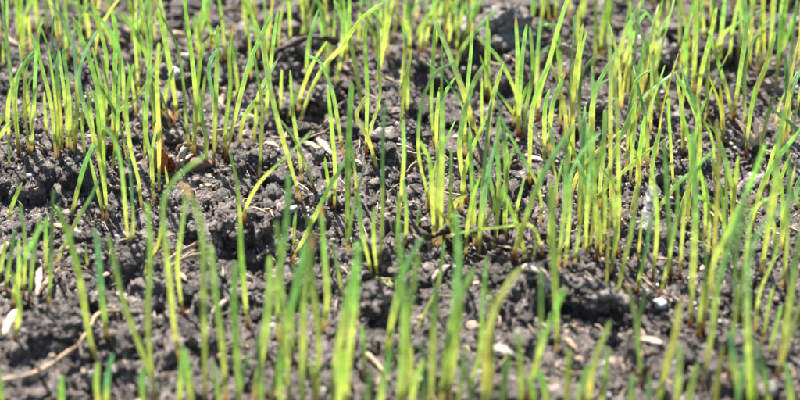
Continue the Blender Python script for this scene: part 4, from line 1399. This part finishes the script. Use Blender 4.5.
# ------------------------------------------------------------------ loose soil
scatter('soil_crumbs', 3200, 0.9, 3.3, 1.9, 3, CRUMB, 'loose dark soil crumbs', 'soil crumbs', 21, lift=0.0, rough=0.5)
scatter('small_soil_crumbs', 9000, 0.4, 1.0, 1.3, 2, CRUMB, 'small dark soil crumbs', 'soil crumbs', 25, lift=0.2, rough=0.5)
scatter('fine_soil_crumbs', 52000, 0.15, 0.55, 1.3, 1, CRUMB, 'fine dark soil grains', 'soil crumbs', 22, lift=0.35, rough=0.4)
gs = np.random.default_rng(91)
Vc, Fc = ICO[1]
bc = np.array([b_[5] for b_ in BASES])
m_ = 7 * len(bc)
ang, dist = gs.uniform(0, 6.283, m_), gs.uniform(0.75, 1.9, m_)
q = np.repeat(bc, 7, 0); qx = q[:, 0] + np.cos(ang) * dist; qy = q[:, 1] + np.sin(ang) * dist
rr = gs.uniform(0.22, 0.75, m_)
Pc = Vc[None] * (1 + 0.35 * gs.uniform(-1, 1, (m_, len(Vc))))[..., None] * rr[:, None, None] + np.stack([qx, qy, height(qx, qy) + 0.45 * rr], 1)[:, None, :]
tag(link('crumbs_at_the_feet', mesh_np('crumbs_at_the_feet', Pc.reshape(-1, 3), (Fc[None] + (np.arange(m_) * len(Vc))[:, None, None]).reshape(-1, 3), CRUMB, smooth=False)), 'soil crumbs pushed up round the feet of the sprouts', 'soil crumbs', kind='stuff')
scatter('mineral_grains', 5200, 0.15, 0.60, 2.0, 1, GRAIN, 'pale mineral grains in the soil', 'mineral grains', 23, lift=0.45, rough=0.2)

scatter('plant_chips', 900, 0.3, 0.9, 1.6, 2, FLAKE, 'tiny pale and tan plant chips on the soil', 'plant chips', 27, lift=0.5, squash=(0.25, 0.45), rough=0.35)

# plant fibres and chaff too small to pick apart
gs = np.random.default_rng(44)
Vs, Fs, off = [], [], 0
for i in range(1000):
    x, y = gs.uniform(-115, 115), gs.uniform(-90, 115)
    L, a, w = 1.2 * 6.5 ** (gs.random() ** 1.4), gs.uniform(0, 6.28), gs.uniform(0.10, 0.34)
    q = np.array([[x + math.cos(a) * L * u, y + math.sin(a) * L * u + 0.4 * math.sin(3 * u + i), 0] for u in (-0.5, -0.17, 0.17, 0.5)])
    q[:, 2] = height(q[:, 0], q[:, 1]).max() + 0.25 + gs.uniform(-0.3, 0.3, 4)
    V, F = sweep(q, CIRC(5), np.array([0.5, 1, 1, 0.4]) * w, np.array([0.5, 1, 1, 0.4]) * w * 0.5, (0, 0, 1))
    Vs.append(V); Fs.append(F + off); off += len(V)
o = link('chaff', mesh_np('chaff', np.vstack(Vs), np.vstack(Fs), M['straw']))
tag(o, 'tiny scattered tan chaff and fibres', 'chaff', kind='stuff')

# the rest of the sown patch, outside the picture: one mass of grass
gs = np.random.default_rng(45)
Vs, Fs, Cs_, Us, off, cnt = [], [], [], [], 0, 0
while cnt < 610:
    inside = cnt >= 420
    if inside:                                              # thin ones crowded at the far edge and on the right
        k_ = gs.random()
        if k_ < 0.46:
            p_ = flat(gs.uniform(-10, 810), gs.uniform(2, 62))
        elif k_ < 0.58:
            p_ = flat(gs.uniform(-5, 330), gs.uniform(60, 165))
        elif k_ < 0.78:
            p_ = flat(gs.uniform(540, 805), gs.uniform(60, 150))
        else:
            p_ = flat(gs.uniform(420, 805), gs.uniform(150, 275))
        x, y = p_[0], p_[1]
        qx_, qy_, _ = project(p_)
        if any(abs(qx_ - a_) < 26 and b_ < qy_ < c_ for a_, b_, c_ in ((746, 122, 215), (647, 205, 285), (560, 60, 130), (500, 5, 110))):
            continue
    else:
        x, y = gs.uniform(-260, 260), gs.uniform(-210, 270)
        px, py, _ = project((x, y, 0))
        if -45 < px < 845 and -25 < py < 640:
            continue
    cnt += 1
    h = gs.uniform(14, 30) if inside else gs.uniform(20, 42)
    z = float(height(x, y))
    dx, dy = gs.normal(0, 5, 2)
    C = catmull([(x, y, z - 0.8), (x + dx * 0.2, y + dy * 0.2, z + h * 0.5), (x + dx, y + dy, z + h)], 9)
    w = gs.uniform(0.72, 1.1) if inside else gs.uniform(1.0, 1.6)
    tt = np.linspace(0, 1, 9)
    W = w / 2 * np.array([0.65, 0.75, 0.9, 1, 1, 1, 0.95, 0.8, 0.25])
    V, F = sweep(C, LEAFSEC, W, W * 0.8, (1, 0, 0), gs.uniform(-1, 1) + tt)
    c = np.repeat(tints(tt, tt * h, gs.random() * 0.7, gs.choice(['y', 'y', 'r']), gs), 9, 0)
    Vs.append(V); Fs.append(F + off); off += len(V); Cs_.append(np.vstack([c, c[:1], c[-1:]])); Us.append(np.concatenate([np.tile(LEAFSEC[:, 0] * 14.0, 9), [0, 0]]))
me = mesh_np('grass', np.vstack(Vs), np.vstack(Fs), LEAF)
col = np.vstack(Cs_)
a = me.attributes.new('tint', 'FLOAT_COLOR', 'POINT'); a.data.foreach_set('color', np.hstack([col, np.ones((len(col), 1))]).astype(np.float32).ravel())
a = me.attributes.new('vein', 'FLOAT', 'POINT'); a.data.foreach_set('value', np.concatenate(Us).astype(np.float32))
tag(link('grass', me), 'thin crowded young grass of the same sowing, at the far edge and right', 'grass', kind='stuff')
